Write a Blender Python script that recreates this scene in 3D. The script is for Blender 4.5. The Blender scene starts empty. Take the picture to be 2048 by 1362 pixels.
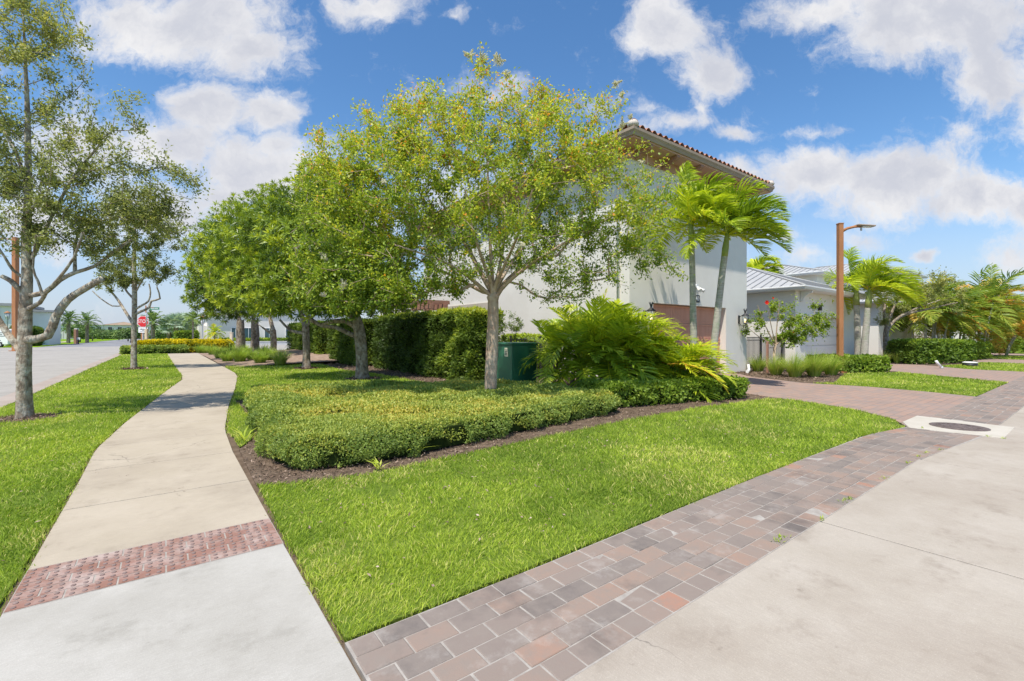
import bpy, bmesh, math, random
import numpy as np
from mathutils import Vector, Matrix
R = math.radians
S = bpy.context.scene
COL = S.collection
# ------------------------------------------------------------------ camera, sun, sky, exposure
# world axes: +x runs along the alley on the right, +y along the street on the left
F, CX, HY, EYE, YAW = 916.0, 1024.0, 671.0, 1.5, R(37.15)
cy_, sy_ = math.cos(YAW), math.sin(YAW)
RIGHT = np.array([cy_, -sy_, 0.0]); FWD = np.array([sy_, cy_, 0.0]); UP = np.array([0, 0, 1.0])
cd = bpy.data.cameras.new('camera'); cam = bpy.data.objects.new('camera', cd); COL.objects.link(cam)
cam.location = (0, 0, EYE); cam.rotation_euler = (R(90), 0, -YAW)
cd.sensor_width = 36; cd.lens = 36 * F / 2048; cd.shift_y = -10 / 2048; cd.clip_end = 6000; cd.clip_start = 0.05
S.camera = cam
S.view_settings.view_transform = 'Standard'; S.view_settings.look = 'None'
S.view_settings.exposure = 0.66; S.view_settings.gamma = 1
SUN_EL = R(64); sh = -FWD * 0.90 - RIGHT * 0.44; sh /= np.linalg.norm(sh)
sdir = sh * math.cos(SUN_EL) + UP * math.sin(SUN_EL)
sl = bpy.data.lights.new('sun', 'SUN'); sl.energy = 3.55; sl.angle = R(0.6); sl.color = (1.0, 0.94, 0.84)
so = bpy.data.objects.new('sun', sl); COL.objects.link(so); so.location = (0, 0, 60)
so.rotation_euler = Vector(sdir).to_track_quat('Z', 'Y').to_euler()
W = bpy.data.worlds.new('World'); S.world = W; W.use_nodes = True
SKYSTR = 0.118

class NT:
    """small node-tree writer"""
    def __init__(s, tree): s.t = tree
    def n(s, typ, **kw):
        nd = s.t.nodes.new(typ)
        for k, v in kw.items():
            if k[0] == 'i' and (k[1].isdigit() or k[1].isupper()):
                key = k[1:]; key = int(key) if key.isdigit() else key
                if isinstance(v, bpy.types.NodeSocket): s.t.links.new(v, nd.inputs[key])
                else: nd.inputs[key].default_value = v
            else: setattr(nd, k, v)
        return nd
    def m(s, op, a, b=0.0, c=None, clamp=False):
        nd = s.t.nodes.new('ShaderNodeMath'); nd.operation = op; nd.use_clamp = clamp
        for i, v in enumerate((a, b) if c is None else (a, b, c)):
            if isinstance(v, bpy.types.NodeSocket): s.t.links.new(v, nd.inputs[i])
            else: nd.inputs[i].default_value = v
        return nd.outputs[0]
    def v(s, op, a, b=None, c=None, out=0):
        nd = s.t.nodes.new('ShaderNodeVectorMath'); nd.operation = op
        for i, v in enumerate((a, b, c)):
            if v is None: continue
            if isinstance(v, bpy.types.NodeSocket): s.t.links.new(v, nd.inputs[i])
            else: nd.inputs[i].default_value = v
        return nd.outputs[out]
    def mix(s, f, a, b, blend='MIX'):
        nd = s.t.nodes.new('ShaderNodeMix'); nd.data_type = 'RGBA'; nd.blend_type = blend
        for i, v in ((0, f), (6, a), (7, b)):
            if isinstance(v, bpy.types.NodeSocket): s.t.links.new(v, nd.inputs[i])
            else: nd.inputs[i].default_value = (v if i == 0 else (tuple(v) + (1,))[:4])
        return nd.outputs[2]
    def mapr(s, x, a, b, c=0.0, d=1.0, smooth=False):
        nd = s.t.nodes.new('ShaderNodeMapRange'); nd.clamp = True
        if smooth: nd.interpolation_type = 'SMOOTHSTEP'
        for i, v in enumerate((x, a, b, c, d)):
            if isinstance(v, bpy.types.NodeSocket): s.t.links.new(v, nd.inputs[i])
            else: nd.inputs[i].default_value = v
        return nd.outputs[0]
    def noise(s, vec, scale, detail=4, rough=0.55, out=0, dist=0.0):
        nd = s.t.nodes.new('ShaderNodeTexNoise')
        if vec is not None: s.t.links.new(vec, nd.inputs['Vector'])
        nd.inputs['Scale'].default_value = scale; nd.inputs['Detail'].default_value = detail
        nd.inputs['Roughness'].default_value = rough; nd.inputs['Distortion'].default_value = dist
        return nd.outputs[out]
    def link(s, a, b): s.t.links.new(a, b)

def build_sky():
    t = W.node_tree; t.nodes.clear(); k = NT(t)
    sky = k.n('ShaderNodeTexSky', sky_type='NISHITA', sun_disc=False, sun_elevation=SUN_EL,
              sun_rotation=math.atan2(sh[0], sh[1]), air_density=1.0, dust_density=0.6, ozone_density=1.6)
    d = k.n('ShaderNodeTexCoord').outputs['Generated']
    # world direction expressed about a fixed axis (the way the street corner looks out)
    f = k.m('MAXIMUM', k.v('DOT_PRODUCT', d, tuple(FWD), out=1), 0.06)
    x = k.m('DIVIDE', k.v('DOT_PRODUCT', d, tuple(RIGHT), out=1), f)
    z = k.m('DIVIDE', k.v('DOT_PRODUCT', d, (0, 0, 1), out=1), f)
    p = k.n('ShaderNodeCombineXYZ', i0=x, i1=z).outputs[0]
    # warp
    w1 = k.v('SUBTRACT', k.noise(p, 3.2, 3, 0.5, out=1), (0.5, 0.5, 0.5))
    pw = k.v('MULTIPLY_ADD', w1, (0.13, 0.10, 0), p)
    w2 = k.v('SUBTRACT', k.noise(p, 11.0, 4, 0.6, out=1), (0.5, 0.5, 0.5))
    pw = k.v('MULTIPLY_ADD', w2, (0.06, 0.05, 0), pw)
    w3 = k.v('SUBTRACT', k.noise(p, 34.0, 3, 0.65, out=1), (0.5, 0.5, 0.5))
    pw = k.v('MULTIPLY_ADD', w3, (0.022, 0.02, 0), pw)
    blobs = [ # u, v, ru, rv, strength
        (360, 45, 225, 95, 1), (500, 100, 140, 70, .9), (250, 20, 120, 80, .8), (560, 130, 70, 45, .5),
        (750, 5, 110, 50, .8), (820, 45, 40, 30, .4),
        (410, 225, 90, 65, .95), (545, 230, 70, 60, .9), (340, 300, 150, 75, 1), (520, 345, 175, 80, 1), (430, 400, 110, 60, .8), (560, 300, 70, 40, .8),
        (150, 300, 170, 120, .75), (60, 420, 130, 100, .7), (300, 420, 150, 80, .7),
        (1330, 45, 95, 85, 1), (1405, 150, 85, 65, 1), (1280, 80, 50, 40, .6), (1390, 215, 45, 35, .6), (1470, 140, 30, 30, .5),
        (1880, 40, 270, 110, 1.1), (1985, 160, 105, 115, 1), (1640, 20, 150, 50, .8), (1930, 260, 60, 45, .6), (2100, 200, 120, 160, 1),
        (1340, 245, 105, 34, .75), (1460, 268, 62, 20, .6), (1290, 215, 60, 25, .5), (1650, 262, 110, 16, .4),
        (1620, 350, 170, 62, 1), (1790, 365, 190, 85, 1.05), (1960, 400, 170, 60, 1), (1500, 345, 90, 40, .7), (2080, 420, 120, 60, .9),
        (1600, 505, 90, 32, .6), (1530, 465, 60, 16, .5), (2030, 505, 70, 55, .8), (1850, 505, 32, 16, .8), (1700, 470, 120, 22, .4),
        (1010, 180, 180, 40, .35), (900, 40, 40, 20, .35), (1150, 200, 120, 30, .3), (1000, 420, 300, 120, .6), (700, 480, 160, 70, .5),
        (-200, 150, 200, 150, 1), (2350, 300, 200, 200, 1), (2300, -100, 300, 200, .8), (500, -250, 400, 150, .8), (1200, -350, 300, 120, .8)]
    acc = None
    for u, v, ru, rv, st in blobs:
        c = ((u - CX) / F, (HY - v) / F); s = (F / (ru * 1.25), F / (rv * 1.25))
        q = k.v('MULTIPLY_ADD', pw, (s[0], s[1], 0), (-c[0] * s[0], -c[1] * s[1], 0))
        l = k.v('LENGTH', q, out=1)
        g = k.m('MULTIPLY_ADD', l, -st, st)
        if acc is None: acc = k.m('MAXIMUM', g, 0.0)
        else:
            nd = k.n('ShaderNodeMath', operation='SMOOTH_MAX', i0=acc, i1=g, i2=0.12); acc = nd.outputs[0]
    fb = k.noise(pw, 7.0, 8, 0.7)
    dens = k.m('ADD', acc, k.m('MULTIPLY', k.m('SUBTRACT', fb, 0.5), 1.7))
    alpha = k.mapr(dens, 0.07, 0.64, 0, 1, True)
    # shading: thick parts and undersides greyer
    pu = k.v('ADD', pw, (-0.012, 0.035, 0))
    sh2 = k.noise(pu, 5.2, 7, 0.6)
    shade = k.mapr(k.m('ADD', k.m('MULTIPLY', dens, 0.42), k.m('MULTIPLY', k.m('SUBTRACT', 1.0, sh2), 0.9)), 0.42, 0.95, 0, 1, True)
    cl = k.mix(shade, (5.1, 5.05, 5.05), (3.3, 3.42, 3.85))
    hz = k.mapr(z, 0.0, 0.42, 1, 0, True)
    hs = k.n('ShaderNodeHueSaturation', i0=0.500, i1=1.24, i2=1.0, iColor=sky.outputs[0]).outputs[0]
    base = k.mix(k.m('MULTIPLY', hz, 0.78), hs, (2.65, 3.1, 4.1))
    alpha = k.m('MULTIPLY', alpha, k.mapr(z, -0.02, 0.16, 0.35, 1.0))
    col = k.mix(alpha, base, cl)
    bg = k.n('ShaderNodeBackground', iColor=col, iStrength=SKYSTR)
    k.link(bg.outputs[0], k.n('ShaderNodeOutputWorld').inputs[0])
    try: W.cycles.sampling_method = 'MANUAL'; W.cycles.sample_map_resolution = 512
    except Exception: pass
build_sky()

# ------------------------------------------------------------------ helpers
def G(u, v, z=0.0):
    Y = (EYE - z) * F / (v - HY); X = (u - CX) / F * Y
    return (cy_ * X + sy_ * Y, -sy_ * X + cy_ * Y)
def P(u, v, Y):
    X = (u - CX) / F * Y
    return np.array([cy_ * X + sy_ * Y, -sy_ * X + cy_ * Y, EYE + (HY - v) / F * Y])
def XY(u, Y, z=0.0):
    X = (u - CX) / F * Y
    return np.array([cy_ * X + sy_ * Y, -sy_ * X + cy_ * Y, z])
def depth(p): return p[..., 0] * sy_ + p[..., 1] * cy_
rng = np.random.default_rng(7)
def nrm(a):
    a = np.asarray(a, float); return a / np.maximum(np.linalg.norm(a, axis=-1, keepdims=True), 1e-9)
def tag(o, label=None, cat=None, group=None, kind=None):
    if label: o['label'] = label
    if cat: o['category'] = cat
    if group: o['group'] = group
    if kind: o['kind'] = kind
    return o
def link(o, parent=None):
    COL.objects.link(o)
    if parent is not None:
        o.parent = parent; o.matrix_parent_inverse = Matrix.Translation(-Vector(parent.location))
    return o
def thing(name, label, cat, loc, group=None):
    o = bpy.data.objects.new(name, None); COL.objects.link(o); o.location = [float(c) for c in loc]
    o.empty_display_size = 0.2
    return tag(o, label, cat, group)
def rawmesh(name, V, faces, m, parent=None, tint=None, smooth=False):
    """V (n,3); faces (m,k) array"""
    V = np.ascontiguousarray(V, np.float32); faces = np.ascontiguousarray(faces, np.int32)
    me = bpy.data.meshes.new(name); nf, kk = faces.shape
    me.vertices.add(len(V)); me.vertices.foreach_set('co', V.ravel())
    me.loops.add(nf * kk); me.loops.foreach_set('vertex_index', faces.ravel())
    me.polygons.add(nf); me.polygons.foreach_set('loop_start', np.arange(0, nf * kk, kk, dtype=np.int32))
    if smooth: me.polygons.foreach_set('use_smooth', np.ones(nf, bool))
    me.update(calc_edges=True)
    if tint is not None:
        a = me.attributes.new('tint', 'FLOAT', 'FACE'); a.data.foreach_set('value', np.ascontiguousarray(np.clip(tint, 0, 1), np.float32))
    me.materials.append(m)
    return link(bpy.data.objects.new(name, me), parent)
class Q:
    """collects loose quads (n,4,3) with a tint per quad"""
    def __init__(s): s.v = []; s.t = []
    def add(s, V, t):
        V = np.asarray(V, float).reshape(-1, 4, 3); s.v.append(V); s.t.append(np.broadcast_to(np.asarray(t, float), (len(V),)))
    def build(s, name, m, parent=None, smooth=False):
        V = np.concatenate(s.v); T = np.concatenate(s.t)
        return rawmesh(name, V.reshape(-1, 3), np.arange(len(V) * 4).reshape(-1, 4), m, parent, T, smooth)
def leafq(q, Pt, D, up, L, Wd, tint, fold=0.15, droop=0.0):
    D = nrm(D); sd = np.cross(D, up); sd = nrm(sd + 1e-6); N = np.cross(sd, D)
    L = np.broadcast_to(np.asarray(L, float), (len(Pt),))[:, None]; Wd = np.broadcast_to(np.asarray(Wd, float), (len(Pt),))[:, None]
    mid = Pt + D * L * 0.45
    q.add(np.stack([Pt, mid + sd * Wd / 2 + N * fold * Wd, Pt + D * L - N * droop * L, mid - sd * Wd / 2 + N * fold * Wd], 1), tint)
def rdir(n): return nrm(rng.normal(size=(n, 3)))
def vnoise(x, y, sc, seed=0):
    """smooth value noise 0..1"""
    r = np.random.default_rng(seed).random((64, 64)); x = np.asarray(x) / sc; y = np.asarray(y) / sc
    xi = np.floor(x).astype(int); yi = np.floor(y).astype(int); fx = x - xi; fy = y - yi
    fx = fx * fx * (3 - 2 * fx); fy = fy * fy * (3 - 2 * fy)
    g = lambda a, b: r[a % 64, b % 64]
    return (g(xi, yi) * (1 - fx) + g(xi + 1, yi) * fx) * (1 - fy) + (g(xi, yi + 1) * (1 - fx) + g(xi + 1, yi + 1) * fx) * fy
class MB:
    """bmesh collector -> ONE mesh object"""
    def __init__(s): s.b = bmesh.new()
    def box(s, x0, x1, y0, y1, z0, z1):
        v = [s.b.verts.new(c) for c in ((x0, y0, z0), (x1, y0, z0), (x1, y1, z0), (x0, y1, z0), (x0, y0, z1), (x1, y0, z1), (x1, y1, z1), (x0, y1, z1))]
        for f in ((3, 2, 1, 0), (4, 5, 6, 7), (0, 1, 5, 4), (1, 2, 6, 5), (2, 3, 7, 6), (3, 0, 4, 7)): s.b.faces.new([v[i] for i in f])
        return v
    def obox(s, c, ax, ay, az, hx, hy, hz):
        """box about c with axes ax, ay, az and half sizes"""
        c, ax, ay, az = (np.asarray(a, float) for a in (c, ax, ay, az)); v = []
        for k in (-1, 1):
            for i, j in ((-1, -1), (1, -1), (1, 1), (-1, 1)): v.append(s.b.verts.new(c + ax * hx * i + ay * hy * j + az * hz * k))
        for f in ((3, 2, 1, 0), (4, 5, 6, 7), (0, 1, 5, 4), (1, 2, 6, 5), (2, 3, 7, 6), (3, 0, 4, 7)): s.b.faces.new([v[i] for i in f])
    def poly(s, pts):
        f = s.b.faces.new([s.b.verts.new(p) for p in pts]); return f
    def prism(s, pts, z0, z1):
        a = [s.b.verts.new((p[0], p[1], z0)) for p in pts]; b = [s.b.verts.new((p[0], p[1], z1)) for p in pts]; n = len(pts)
        s.b.faces.new(b); s.b.faces.new(a[::-1])
        for i in range(n): s.b.faces.new([a[i], a[(i + 1) % n], b[(i + 1) % n], b[i]])
    def tube(s, pts, rad, k=8, cap=True):
        pts = [Vector([float(c) for c in p]) for p in pts]; n = len(pts)
        rad = [rad] * n if np.isscalar(rad) else rad; rings = []; ref = None
        for i, p in enumerate(pts):
            d = (pts[min(i + 1, n - 1)] - pts[max(i - 1, 0)]).normalized()
            if ref is None: ref = d.orthogonal().normalized()
            ref = (ref - d * ref.dot(d)).normalized(); t = d.cross(ref)
            rings.append([s.b.verts.new(p + (ref * math.cos(2 * math.pi * j / k) + t * math.sin(2 * math.pi * j / k)) * rad[i]) for j in range(k)])
        for a, b in zip(rings, rings[1:]):
            for j in range(k): f = s.b.faces.new([a[j], a[(j + 1) % k], b[(j + 1) % k], b[j]]); f.smooth = True
        if cap: s.b.faces.new(rings[0][::-1]); s.b.faces.new(rings[-1])
    def lathe(s, c, prof, k=16):
        """prof: (radius, z) pairs about c"""
        rings = [[s.b.verts.new((c[0] + r * math.cos(2 * math.pi * j / k), c[1] + r * math.sin(2 * math.pi * j / k), c[2] + z)) for j in range(k)] for r, z in prof]
        for a, b in zip(rings, rings[1:]):
            for j in range(k): f = s.b.faces.new([a[j], a[(j + 1) % k], b[(j + 1) % k], b[j]]); f.smooth = True
        s.b.faces.new(rings[0][::-1]); s.b.faces.new(rings[-1])
    def build(s, name, m, parent=None, bevel=0.0, tri=False):
        bmesh.ops.recalc_face_normals(s.b, faces=s.b.faces)
        if tri: bmesh.ops.triangulate(s.b, faces=[f for f in s.b.faces if len(f.verts) > 4])
        me = bpy.data.meshes.new(name); s.b.to_mesh(me); s.b.free(); me.materials.append(m)
        o = link(bpy.data.objects.new(name, me), parent)
        if bevel:
            md = o.modifiers.new('bevel', 'BEVEL'); md.width = bevel; md.segments = 2; md.limit_method = 'ANGLE'
        return o
def inpoly(x, y, poly):
    c = np.zeros(len(x), bool); n = len(poly)
    for i in range(n):
        x0, y0 = poly[i]; x1, y1 = poly[(i + 1) % n]
        if y0 == y1: continue
        c ^= ((y0 > y) != (y1 > y)) & (x < (x1 - x0) * (y - y0) / (y1 - y0) + x0)
    return c
def scatter(poly, dens, cell=1.0):
    """points in a polygon; dens(depth) per m2"""
    a = np.array(poly); out = []
    for gx in np.arange(a[:, 0].min(), a[:, 0].max(), cell):
        for gy in np.arange(a[:, 1].min(), a[:, 1].max(), cell):
            Y = sy_ * (gx + cell / 2) + cy_ * (gy + cell / 2)
            if Y < 0.4: continue
            n = rng.poisson(dens(Y) * cell * cell)
            if n: out.append(np.stack([gx + rng.random(n) * cell, gy + rng.random(n) * cell], 1))
    p = np.concatenate(out); return p[inpoly(p[:, 0], p[:, 1], poly)]

# ------------------------------------------------------------------ materials
def newmat(name):
    m = bpy.data.materials.new(name); m.use_nodes = True; m.node_tree.nodes.clear(); return m, NT(m.node_tree)
def finish(k, bsdf): k.link(bsdf, k.n('ShaderNodeOutputMaterial').inputs[0])
def surf(name, c1, c2=None, scale=3.0, rough=0.7, spec=0.3, bump=0.0, bscale=60, detail=6, metal=0.0, c3=None, s3=0.6, lo=0.35, hi=0.65, streak=None, bd=0.01):
    m, k = newmat(name); pos = k.n('ShaderNodeNewGeometry').outputs['Position']
    if streak: pos2 = k.v('MULTIPLY', pos, streak)
    else: pos2 = pos
    col = None
    if c2: col = k.mix(k.mapr(k.noise(pos2, scale, detail, 0.6), lo, hi), c1, c2)
    if c3: col = k.mix(k.mapr(k.noise(pos, s3, 5, 0.65), 0.45, 0.72), col if col else c1, c3)
    b = k.n('ShaderNodeBsdfPrincipled', iRoughness=rough, iMetallic=metal)
    b.inputs['Specular IOR Level'].default_value = spec
    if col: k.link(col, b.inputs['Base Color'])
    else: b.inputs['Base Color'].default_value = tuple(c1) + (1,)
    if bump:
        bn = k.n('ShaderNodeBump', iStrength=bump, iDistance=bd, iHeight=k.noise(pos2, bscale, 5, 0.6)); k.link(bn.outputs[0], b.inputs['Normal'])
    finish(k, b.outputs[0]); return m
def leafmat(name, stops, trans=0.32, rough=0.5, spec=0.35, tr_gain=1.5, gain=1.7):
    m, k = newmat(name); at = k.n('ShaderNodeAttribute', attribute_name='tint')
    r = k.n('ShaderNodeValToRGB', iFac=at.outputs['Fac']); e = r.color_ramp.elements
    while len(e) < len(stops): e.new(0.5)
    for el, (p, c) in zip(e, stops): el.position = p; el.color = tuple(min(.85, x * gain) for x in c) + (1,)
    b = k.n('ShaderNodeBsdfPrincipled', iRoughness=rough); b.inputs['Specular IOR Level'].default_value = spec * .6
    k.link(r.outputs[0], b.inputs['Base Color'])
    tc = k.mix(1.0, r.outputs[0], (tr_gain, tr_gain * 1.02, tr_gain * 0.55), 'MULTIPLY')
    t = k.n('ShaderNodeBsdfTranslucent', iColor=tc)
    mx = k.n('ShaderNodeMixShader', i0=trans); k.link(b.outputs[0], mx.inputs[1]); k.link(t.outputs[0], mx.inputs[2])
    finish(k, mx.outputs[0]); return m
def emat(name, c, st):
    m, k = newmat(name); finish(k, k.n('ShaderNodeEmission', iColor=tuple(c) + (1,), iStrength=st).outputs[0]); return m
def concrete(name, c1, c2, c3, broom=(1, 1), crack=.0):
    m, k = newmat(name); pos = k.n('ShaderNodeNewGeometry').outputs['Position']
    c = k.mix(k.mapr(k.noise(pos, 1.3, 7, .65), .32, .68), c1, c2); c = k.mix(k.mapr(k.noise(pos, .55, 6, .7), .46, .70), c, c3)
    sp = k.noise(pos, 190, 3, .7); c = k.mix(k.mapr(sp, .30, .75, .30, 0), c, (.17, .155, .14)); c = k.mix(k.mapr(sp, .60, .82, 0, .35), c, (.80, .77, .72))
    br = k.noise(k.v('MULTIPLY', pos, (*broom, 1)), 1.0, 4, .6); c = k.mix(k.mapr(br, .38, .66, .20, 0), c, (.22, .20, .175))
    st = k.m('MULTIPLY', k.mapr(k.noise(pos, 2.2, 8, .74), .56, .78), .62); c = k.mix(st, c, tuple(x * .62 for x in c3))
    st2 = k.m('MULTIPLY', k.mapr(k.noise(pos, 5.5, 4, .6), .70, .76), .5); c = k.mix(st2, c, tuple(x * .5 for x in c3))
    if crack:
        vo = k.n('ShaderNodeTexVoronoi', feature='DISTANCE_TO_EDGE', iVector=k.v('MULTIPLY_ADD', k.noise(pos, 4, 4, .6, out=1), (.30, .30, 0), pos), iScale=.42)
        ck = k.m('MULTIPLY', k.mapr(vo.outputs[0], .0012, .0035, 1, 0), k.mapr(k.noise(pos, .5, 2, .5), .50, .60)); c = k.mix(k.m('MULTIPLY', ck, crack), c, (.13, .115, .10))
    b = k.n('ShaderNodeBsdfPrincipled', iRoughness=.88); b.inputs['Specular IOR Level'].default_value = .04; k.link(c, b.inputs['Base Color'])
    h = k.m('ADD', k.m('MULTIPLY', br, .6), k.m('MULTIPLY', sp, .5)); bn = k.n('ShaderNodeBump', iStrength=.35, iDistance=.004, iHeight=h); k.link(bn.outputs[0], b.inputs['Normal']); finish(k, b.outputs[0]); return m
M = {}
M['walk'] = concrete('walk_concrete', (.47, .40, .30), (.54, .465, .36), (.40, .335, .255), (14, 160), .5)
M['apron'] = concrete('apron_concrete', (.46, .44, .395), (.54, .52, .475), (.385, .365, .32), (18, 190), .6)
M['alley'] = concrete('alley_concrete', (.43, .375, .305), (.51, .455, .385), (.37, .31, .25), (170, 12), .8)
M['street'] = concrete('street_concrete', (.38, .36, .325), (.44, .415, .38), (.335, .315, .285), (9, 30), .5)
M['asphalt'] = surf('asphalt', (.20, .20, .215), (.27, .27, .28), .5, .9, .2)
M['kerb'] = surf('kerb_concrete', (.33, .27, .225), (.39, .33, .285), 1.2, .85, .2, .2, 120)
M['dirt'] = surf('dirt', (.10, .072, .05), (.17, .125, .09), 6, .95, .1, .5, 40)
M['soil_green'] = surf('lawn_soil', (.09, .14, .02), (.14, .19, .03), 4, .95, .05, .5, 60)
M['farland'] = surf('far_ground', (.06, .10, .02), (.09, .13, .03), .05, .95, .05)
M['stucco'] = surf('white_stucco', (.72, .685, .625), (.77, .735, .675), .8, .85, .2, .35, 55, c3=(.69, .655, .595), s3=.5, bd=.006)
M['stucco_cream'] = surf('cream_stucco', (.77, .735, .67), (.81, .775, .71), .8, .85, .2, .3, 55, bd=.006)
M['beige'] = surf('beige_stucco', (.45, .40, .32), (.51, .45, .37), 1, .85, .2, .2, 50)
M['doorbrown'] = surf('brown_garage_door', (.56, .25, .165), (.62, .295, .205), 1.2, .5, .4, .1, 90, streak=(6, 6, 1))
M['soffit'] = surf('soffit_stain', (.50, .29, .21), (.57, .35, .26), 1.5, .7, .3, .1, 40)
M['corbel'] = surf('corbel_stain', (.33, .17, .115), (.40, .22, .15), 3, .6, .3)
M['gutter'] = surf('bronze_gutter', (.33, .255, .19), (.385, .30, .235), 2, .7, .2)
M['tile'] = surf('clay_tile', (.36, .16, .10), (.52, .30, .20), 2.6, .8, .2, .2, 30, c3=(.25, .14, .10), s3=1.3, lo=.3, hi=.7)
M['tilecap'] = surf('mortar_cap', (.55, .48, .42), (.65, .58, .50), 4, .85, .2, .4, 30)
M['white'] = surf('white_paint', (.76, .76, .75), (.80, .80, .79), 1, .5, .4)
M['whitedoor'] = surf('white_garage_door', (.72, .71, .68), (.76, .75, .72), 1, .5, .4)
M['metalroof'] = surf('standing_seam_metal', (.36, .365, .365), (.42, .425, .42), .6, .6, .2, c3=(.39, .395, .39), s3=.3)
M['seam'] = surf('seam_metal', (.22, .225, .23), (.27, .275, .28), 1, .45, .5, metal=.2)
M['greyroof'] = surf('grey_tile_roof', (.30, .30, .31), (.38, .38, .39), .6, .8, .2)
M['tileroof_tan'] = surf('tan_tile_roof', (.30, .22, .15), (.36, .27, .19), .6, .8, .2)
M['iron'] = surf('black_iron', (.02, .02, .022), (.035, .035, .037), 8, .5, .5)
M['rust'] = surf('rust_brown_pole', (.36, .155, .065), (.44, .20, .09), 1.6, .65, .3, .05, 60, streak=(3, 3, .6))
M['wood'] = surf('stained_wood', (.27, .14, .10), (.35, .195, .14), 2, .7, .25, .2, 60, streak=(1, 1, 8))
M['paleWood'] = surf('pale_post', (.58, .47, .33), (.66, .55, .41), 2, .7, .2)
M['box_green'] = surf('green_enamel', (.022, .125, .066), (.03, .15, .08), 1.4, .38, .5, c3=(.04, .13, .07), s3=1.5)
M['lid_green'] = surf('green_lid_enamel', (.03, .14, .08), (.04, .165, .10), 1.4, .35, .5)
M['sticker'] = surf('pale_sticker', (.72, .68, .50), (.66, .62, .45), 3, .6, .3)
M['glass'] = None
M['teal'] = surf('dark_teal_pane', (.035, .085, .10), (.06, .12, .135), .7, .08, .8)
M['dark'] = surf('dark_pane', (.025, .03, .032), (.05, .055, .055), 1.5, .12, .6)
M['cast'] = surf('cast_iron', (.10, .075, .065), (.17, .13, .115), 14, .65, .4, .4, 60)
M['pad'] = surf('pale_pad_concrete', (.46, .42, .35), (.52, .48, .41), 3, .85, .2, .2, 160)
M['oakbark'] = surf('oak_bark', (.15, .115, .082), (.40, .33, .25), 15, .95, .1, .9, 26, c3=(.55, .55, .46), s3=7.5, streak=(1, 1, .5), bd=.03)
M['oakbase'] = M['oakbark']
M['darkbark'] = surf('dark_bark', (.12, .09, .065), (.32, .255, .19), 14, .95, .1, .9, 24, c3=(.44, .40, .34), s3=7, streak=(1, 1, .4), bd=.03)
M['myrtlebark'] = surf('myrtle_bark', (.46, .33, .235), (.58, .46, .35), 5, .7, .25, .4, 16, c3=(.36, .22, .15), s3=6.5, streak=(1, 1, .3), bd=.02)
M['twig'] = surf('myrtle_twigs', (.36, .26, .17), (.46, .35, .25), 9, .8, .2)
M['palmtrunk'] = surf('palm_trunk', (.30, .28, .24), (.46, .44, .38), 6, .9, .15, .5, 12, c3=(.27, .32, .22), s3=5, streak=(.7, .7, 4), bd=.02)
M['shaft'] = surf('crownshaft', (.20, .26, .06), (.30, .33, .09), 3, .5, .4)
M['deadstem'] = surf('dry_stem', (.36, .27, .19), (.48, .38, .28), 8, .9, .1)
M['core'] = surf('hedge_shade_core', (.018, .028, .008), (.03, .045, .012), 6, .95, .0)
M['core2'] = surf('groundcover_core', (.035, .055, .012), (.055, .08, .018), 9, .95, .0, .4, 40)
M['red'] = surf('red_sign_face', (.60, .015, .02), (.64, .02, .025), 2, .4, .5)
M['green_sign'] = surf('green_sign_face', (.05, .22, .13), (.06, .25, .15), 2, .4, .5)
M['black'] = surf('black_paint', (.02, .022, .03), (.03, .032, .04), 4, .5, .4)
M['greypost'] = surf('galvanised_post', (.45, .46, .48), (.52, .53, .55), 3, .5, .5)
M['bulb'] = emat('warm_bulb', (1.0, .70, .34), 3.5)
M['stone'] = surf('pale_stone', (.60, .58, .55), (.68, .66, .63), 1, .8, .2)
M['flower'] = leafmat('white_petals', [(0, (.45, .46, .30)), (.35, (.66, .62, .52)), (1, (.82, .80, .76))], .25, .7, gain=1.0)
M['redflower'] = leafmat('red_petals', [(0, (.60, .02, .015)), (1, (.75, .04, .02))], .3, .6, gain=1.0)
def clearglass(name):
    m, k = newmat(name)
    a = k.n('ShaderNodeBsdfTransparent', iColor=(.96, .97, .97, 1)); g = k.n('ShaderNodeBsdfGlossy', iRoughness=.05)
    mx = k.n('ShaderNodeMixShader', i0=.10); k.link(a.outputs[0], mx.inputs[1]); k.link(g.outputs[0], mx.inputs[2]); finish(k, mx.outputs[0]); return m
M['glass'] = clearglass('clear_seeded_glass')
def pavermat(name, tintstops):
    m, k = newmat(name); at = k.n('ShaderNodeAttribute', attribute_name='tint'); pos = k.n('ShaderNodeNewGeometry').outputs['Position']
    r = k.n('ShaderNodeValToRGB', iFac=at.outputs['Fac']); e = r.color_ramp.elements
    while len(e) < len(tintstops): e.new(.5)
    for el, (p, c) in zip(e, tintstops): el.position = p; el.color = tuple(c) + (1,)
    c = k.mix(k.m('MULTIPLY', k.mapr(k.noise(pos, 7, 7, .7), .34, .66), .8), r.outputs[0], (.255, .215, .185))      # worn grey faces
    c = k.mix(k.m('MULTIPLY', k.mapr(k.noise(pos, 3.2, 7, .7), .55, .78), .6), c, (.44, .41, .375))   # pale efflorescence
    c = k.mix(k.m('MULTIPLY', k.mapr(k.noise(pos, 2.1, 5, .6), .54, .74), .7), c, (.105, .092, .086))  # dark stains
    b = k.n('ShaderNodeBsdfPrincipled', iRoughness=.85); b.inputs['Specular IOR Level'].default_value = .08; k.link(c, b.inputs['Base Color'])
    bn = k.n('ShaderNodeBump', iStrength=.35, iDistance=.004, iHeight=k.noise(pos, 120, 6, .7)); k.link(bn.outputs[0], b.inputs['Normal'])
    finish(k, b.outputs[0]); return m
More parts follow.
